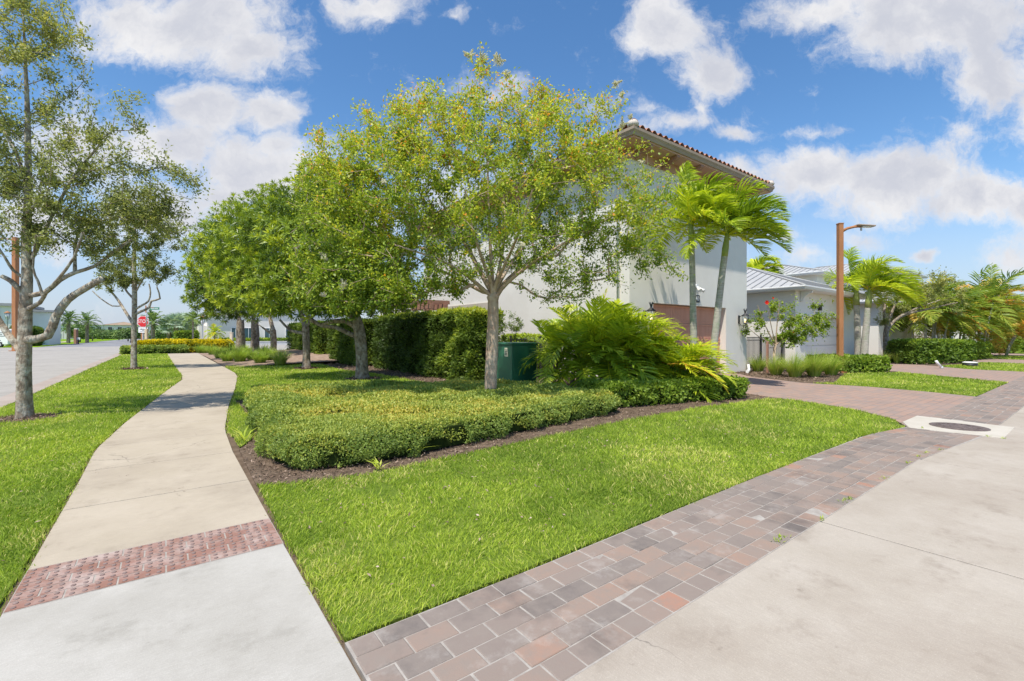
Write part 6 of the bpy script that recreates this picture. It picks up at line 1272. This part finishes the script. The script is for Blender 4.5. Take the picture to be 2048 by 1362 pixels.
# far palms
def simple_palm(name, label, u, Y, vbase, vtop, nf, length, rad, seed, leaf, grp, tintm=.5, droop=.7, ll=.7, lw=.12, wind=.15, fan=False):
    p0 = XY(u, Y, -.05); p1 = P(u, vtop, Y); t = thing(name, label, 'palm', XY(u, Y), grp); tm = interp([p0, (p0 + p1) / 2, p1], 10); v, f = trunkmesh(tm, np.full(10, rad), 8, .06, seed); rawmesh('trunk', v, f, M['darkbark'], t, smooth=True); q = Q()
    for k in range(nf):
        ang = 2.4 * k + seed; el = R(82) - R(105) * ((k + .3) / nf)
        if fan:
            d = nrm(RIGHT * math.cos(ang) * math.cos(el) + FWD * math.sin(ang) * math.cos(el) + UP * math.sin(el)); c = p1 + d * length * .55; s = nrm(np.cross(d, UP) + 1e-5); n = 22; an = np.linspace(-1.9, 1.9, n); D = np.cos(an)[:, None] * d + np.sin(an)[:, None] * s - UP * .12
            leafq(q, np.tile(c, (n, 1)), D, np.cross(s, d) + rng.normal(0, .2, (n, 3)), length * .55 * rng.uniform(.85, 1.1, n), .16, np.clip(tintm + rng.normal(0, .2, n), 0, 1), .1, .2); leafq(q, np.tile(p1, (1, 1)), d[None], s, length * .56, .07, tintm)
        else: frond(q, None, p1, azim(math.cos(ang), math.sin(ang)), el, length * rng.uniform(.85, 1.1), droop, wind, 20, ll, lw, float(np.clip(tintm + rng.normal(0, .15), 0, 1)), vee=.4, tw=.4, wleaf=.2, hang=.3, tube_r=.04)
    q.build('crown', M[leaf], t)
simple_palm('date_palm', 'date palm with dark trunk across the street, left of the tan gate post', 137, 90, 680, 640, 22, 2.6, .30, 1, 'lf_far', 'date palms across the street')
simple_palm('date_palm', 'date palm across the street, right of the tan gate post', 174, 96, 680, 645, 22, 2.8, .30, 2, 'lf_far', 'date palms across the street')
simple_palm('date_palm', 'date palm crown partly hidden behind the oak trunk at far left', 78, 88, 680, 648, 18, 2.4, .28, 3, 'lf_far', 'date palms across the street')
simple_palm('date_palm', 'date palm directly right of the stop sign', 306, 72, 682, 645, 20, 2.4, .26, 4, 'lf_far', 'date palms across the street')
for u, Y, vt, lab in ((338, 78, 655, 'leftmost silver fan palm of the clump beyond the golden hedge'), (352, 74, 650, 'middle silver fan palm of the clump beyond the golden hedge'), (366, 76, 648, 'tallest silver fan palm of the clump beyond the golden hedge'), (378, 80, 656, 'rightmost silver fan palm of the clump beyond the golden hedge')):
    simple_palm('fan_palm', lab, u, Y, 684, vt, 22, 2.1, .32, int(u), 'lf_silver', 'silver fan palms beyond the golden hedge', fan=True)
simple_palm('feather_palm', 'slender palm with pale thin trunk before the white house', 386, 66, 684, 640, 14, 1.7, .10, 9, 'lf_far', None, .7, 1.1, .6, .09, .4)
simple_palm('feather_palm', 'young yellowish palm under the windows of the white house', 429, 70, 684, 667, 14, 1.6, .09, 11, 'lf_palm', None, .6, 1.1, .55, .09)
# background leafy trees and hedges
def far_tree(name, label, u, Y, vtop, rad, n, seed, leaf='lf_far', grp='leafy trees in the far gardens', size=.4, trunk=True, zlow=.8):
    zt = EYE + (HY - vtop) / F * Y; c = XY(u, Y); t = thing(name, label, 'tree', c, grp); b = MB(); h = zt * .55
    b.tube([c + UP * -.05, c + UP * h * .5 + RIGHT * .05, c + UP * h], [.16, .12, .07], 7)
    for k in range(5): a = k * 1.26 + seed; b.tube([c + UP * h * (.55 + .08 * k), c + UP * (h * .8 + zt * .12) + RIGHT * math.cos(a) * rad * .4 + FWD * math.sin(a) * rad * .4, c + UP * zt * .8 + RIGHT * math.cos(a) * rad * .75 + FWD * math.sin(a) * rad * .75], [.06, .045, .02], 5)
    b.build('trunk', M['darkbark'], t)
    rg = np.random.default_rng(seed); cl = []
    for k in range(16): a = rg.uniform(0, 6.3); e = rg.uniform(-.9, 1); rr = rad * rg.uniform(.35, .8); cl.append(c + UP * (zlow + (zt - zlow) * .5) + RIGHT * math.cos(a) * rr * math.cos(e) + FWD * math.sin(a) * rr * math.cos(e) + UP * math.sin(e) * (zt - zlow) * .36)
    cl = np.array(cl); pk = rg.integers(0, 16, n); d = rdir(n) * (rng.random(n) ** .5)[:, None] * np.array([rad * .42, rad * .42, (zt - zlow) * .22]); Pt = cl[pk] + d; q = Q()
    leafq(q, Pt, rdir(n), nrm(d + UP * .6), rng.uniform(.6, 1.3, n) * size, size * .5, np.clip(.25 + .4 * rg.random(16)[pk] + rng.normal(0, .15, n), 0, 1)); q.build('crown', M[leaf], t)
for u, Y, vt, rad, lab in ((160, 105, 648, 3.2, 'leafy green tree between the two date palms across the street'), (185, 130, 656, 4, 'leafy tree right of the date palms by the far asphalt road'), (205, 170, 660, 4.5, 'small leafy tree left of the gap in the far townhouses'), (238, 150, 660, 3.6, 'small leafy tree right of the far asphalt road'), (256, 120, 658, 3.4, 'leafy tree left of the smaller oak trunk in the far garden'), (262, 95, 655, 2.2, 'dark leafy tree just behind the smaller oak trunk'), (325, 95, 652, 2.6, 'leafy tree with pale blossom between stop sign and fan palms'), (85, 98, 652, 2.4, 'leafy green tree framed by the forked oak limb')):
    far_tree('garden_tree', lab, u, Y, vt, rad, 1300, int(u), size=.34 + Y / 420)
for u, Y, vt, rad, lab in ((2022, 70, 640, 4.5, 'bright green leafy tree at the far right end of the alley'), (2060, 60, 630, 4.0, 'bright green leafy tree cut by the right edge of view'), (1985, 78, 655, 4.0, 'dark green leafy tree behind the orange tinged palms')):
    far_tree('alley_tree', lab, u, Y, vt, rad, 2600, int(u), 'lf_round', 'leafy trees at the end of the alley', .36)
far_tree('alley_tree', 'green shrub tree behind the slim palm pair against the wall', 1742, 33, 628, .8, 900, 5, 'lf_round', 'leafy trees at the end of the alley', .2, zlow=.3)
hedge('clipped_hedge', 'dark columnar hedge across the street beside the mailbox stand', 'hedge', [(-17.2, 93), (-14.6, 93), (-14.6, 97), (-17.2, 97)], 0, 2.6, M['lf_hedge'], lambda Y: 60, .4, .18, .3, .3, .2, (.0, .5), None, 301)
hedge('box_hedge', 'bright green clipped hedge behind the silver fan palms', 'hedge', [(1.2, 84.3), (4.0, 84.3), (4.0, 85.3), (1.2, 85.3)], 0, 2.1, M['lf_round'], lambda Y: 90, .3, .16, .2, .2, .15, (.2, .8), None, 303)
hedge('box_hedge', 'low bright green hedge under the windows of the white house', 'hedge', [(6.6, 83), (22, 83), (22, 84), (6.6, 84)], 0, .95, M['lf_round'], lambda Y: 90, .3, .16, .2, .2, .15, (.3, .9), None, 305)
hedge('box_hedge', 'low green hedge at the end of the far asphalt road', 'hedge', [(-30, 261), (2, 261), (2, 262), (-30, 262)], 0, 1.0, M['lf_far'], lambda Y: 18, .7, .4, .3, .3, .2, (.2, .8), None, 307)
p = XY(384, 68); t = thing('sapling_stake', 'thin pale stake of the young tree before the white house hedge', 'stake', XY(463, 58)); p = XY(463, 58); b = MB(); b.obox(p + UP * .9, ax, ay, UP, .14, .14, .95); b.build('post', M['paleWood'], t); b = MB(); b.obox(p + UP * 1.87, ax, ay, UP, .17, .17, .04); b.build('cap', M['paleWood'], t)
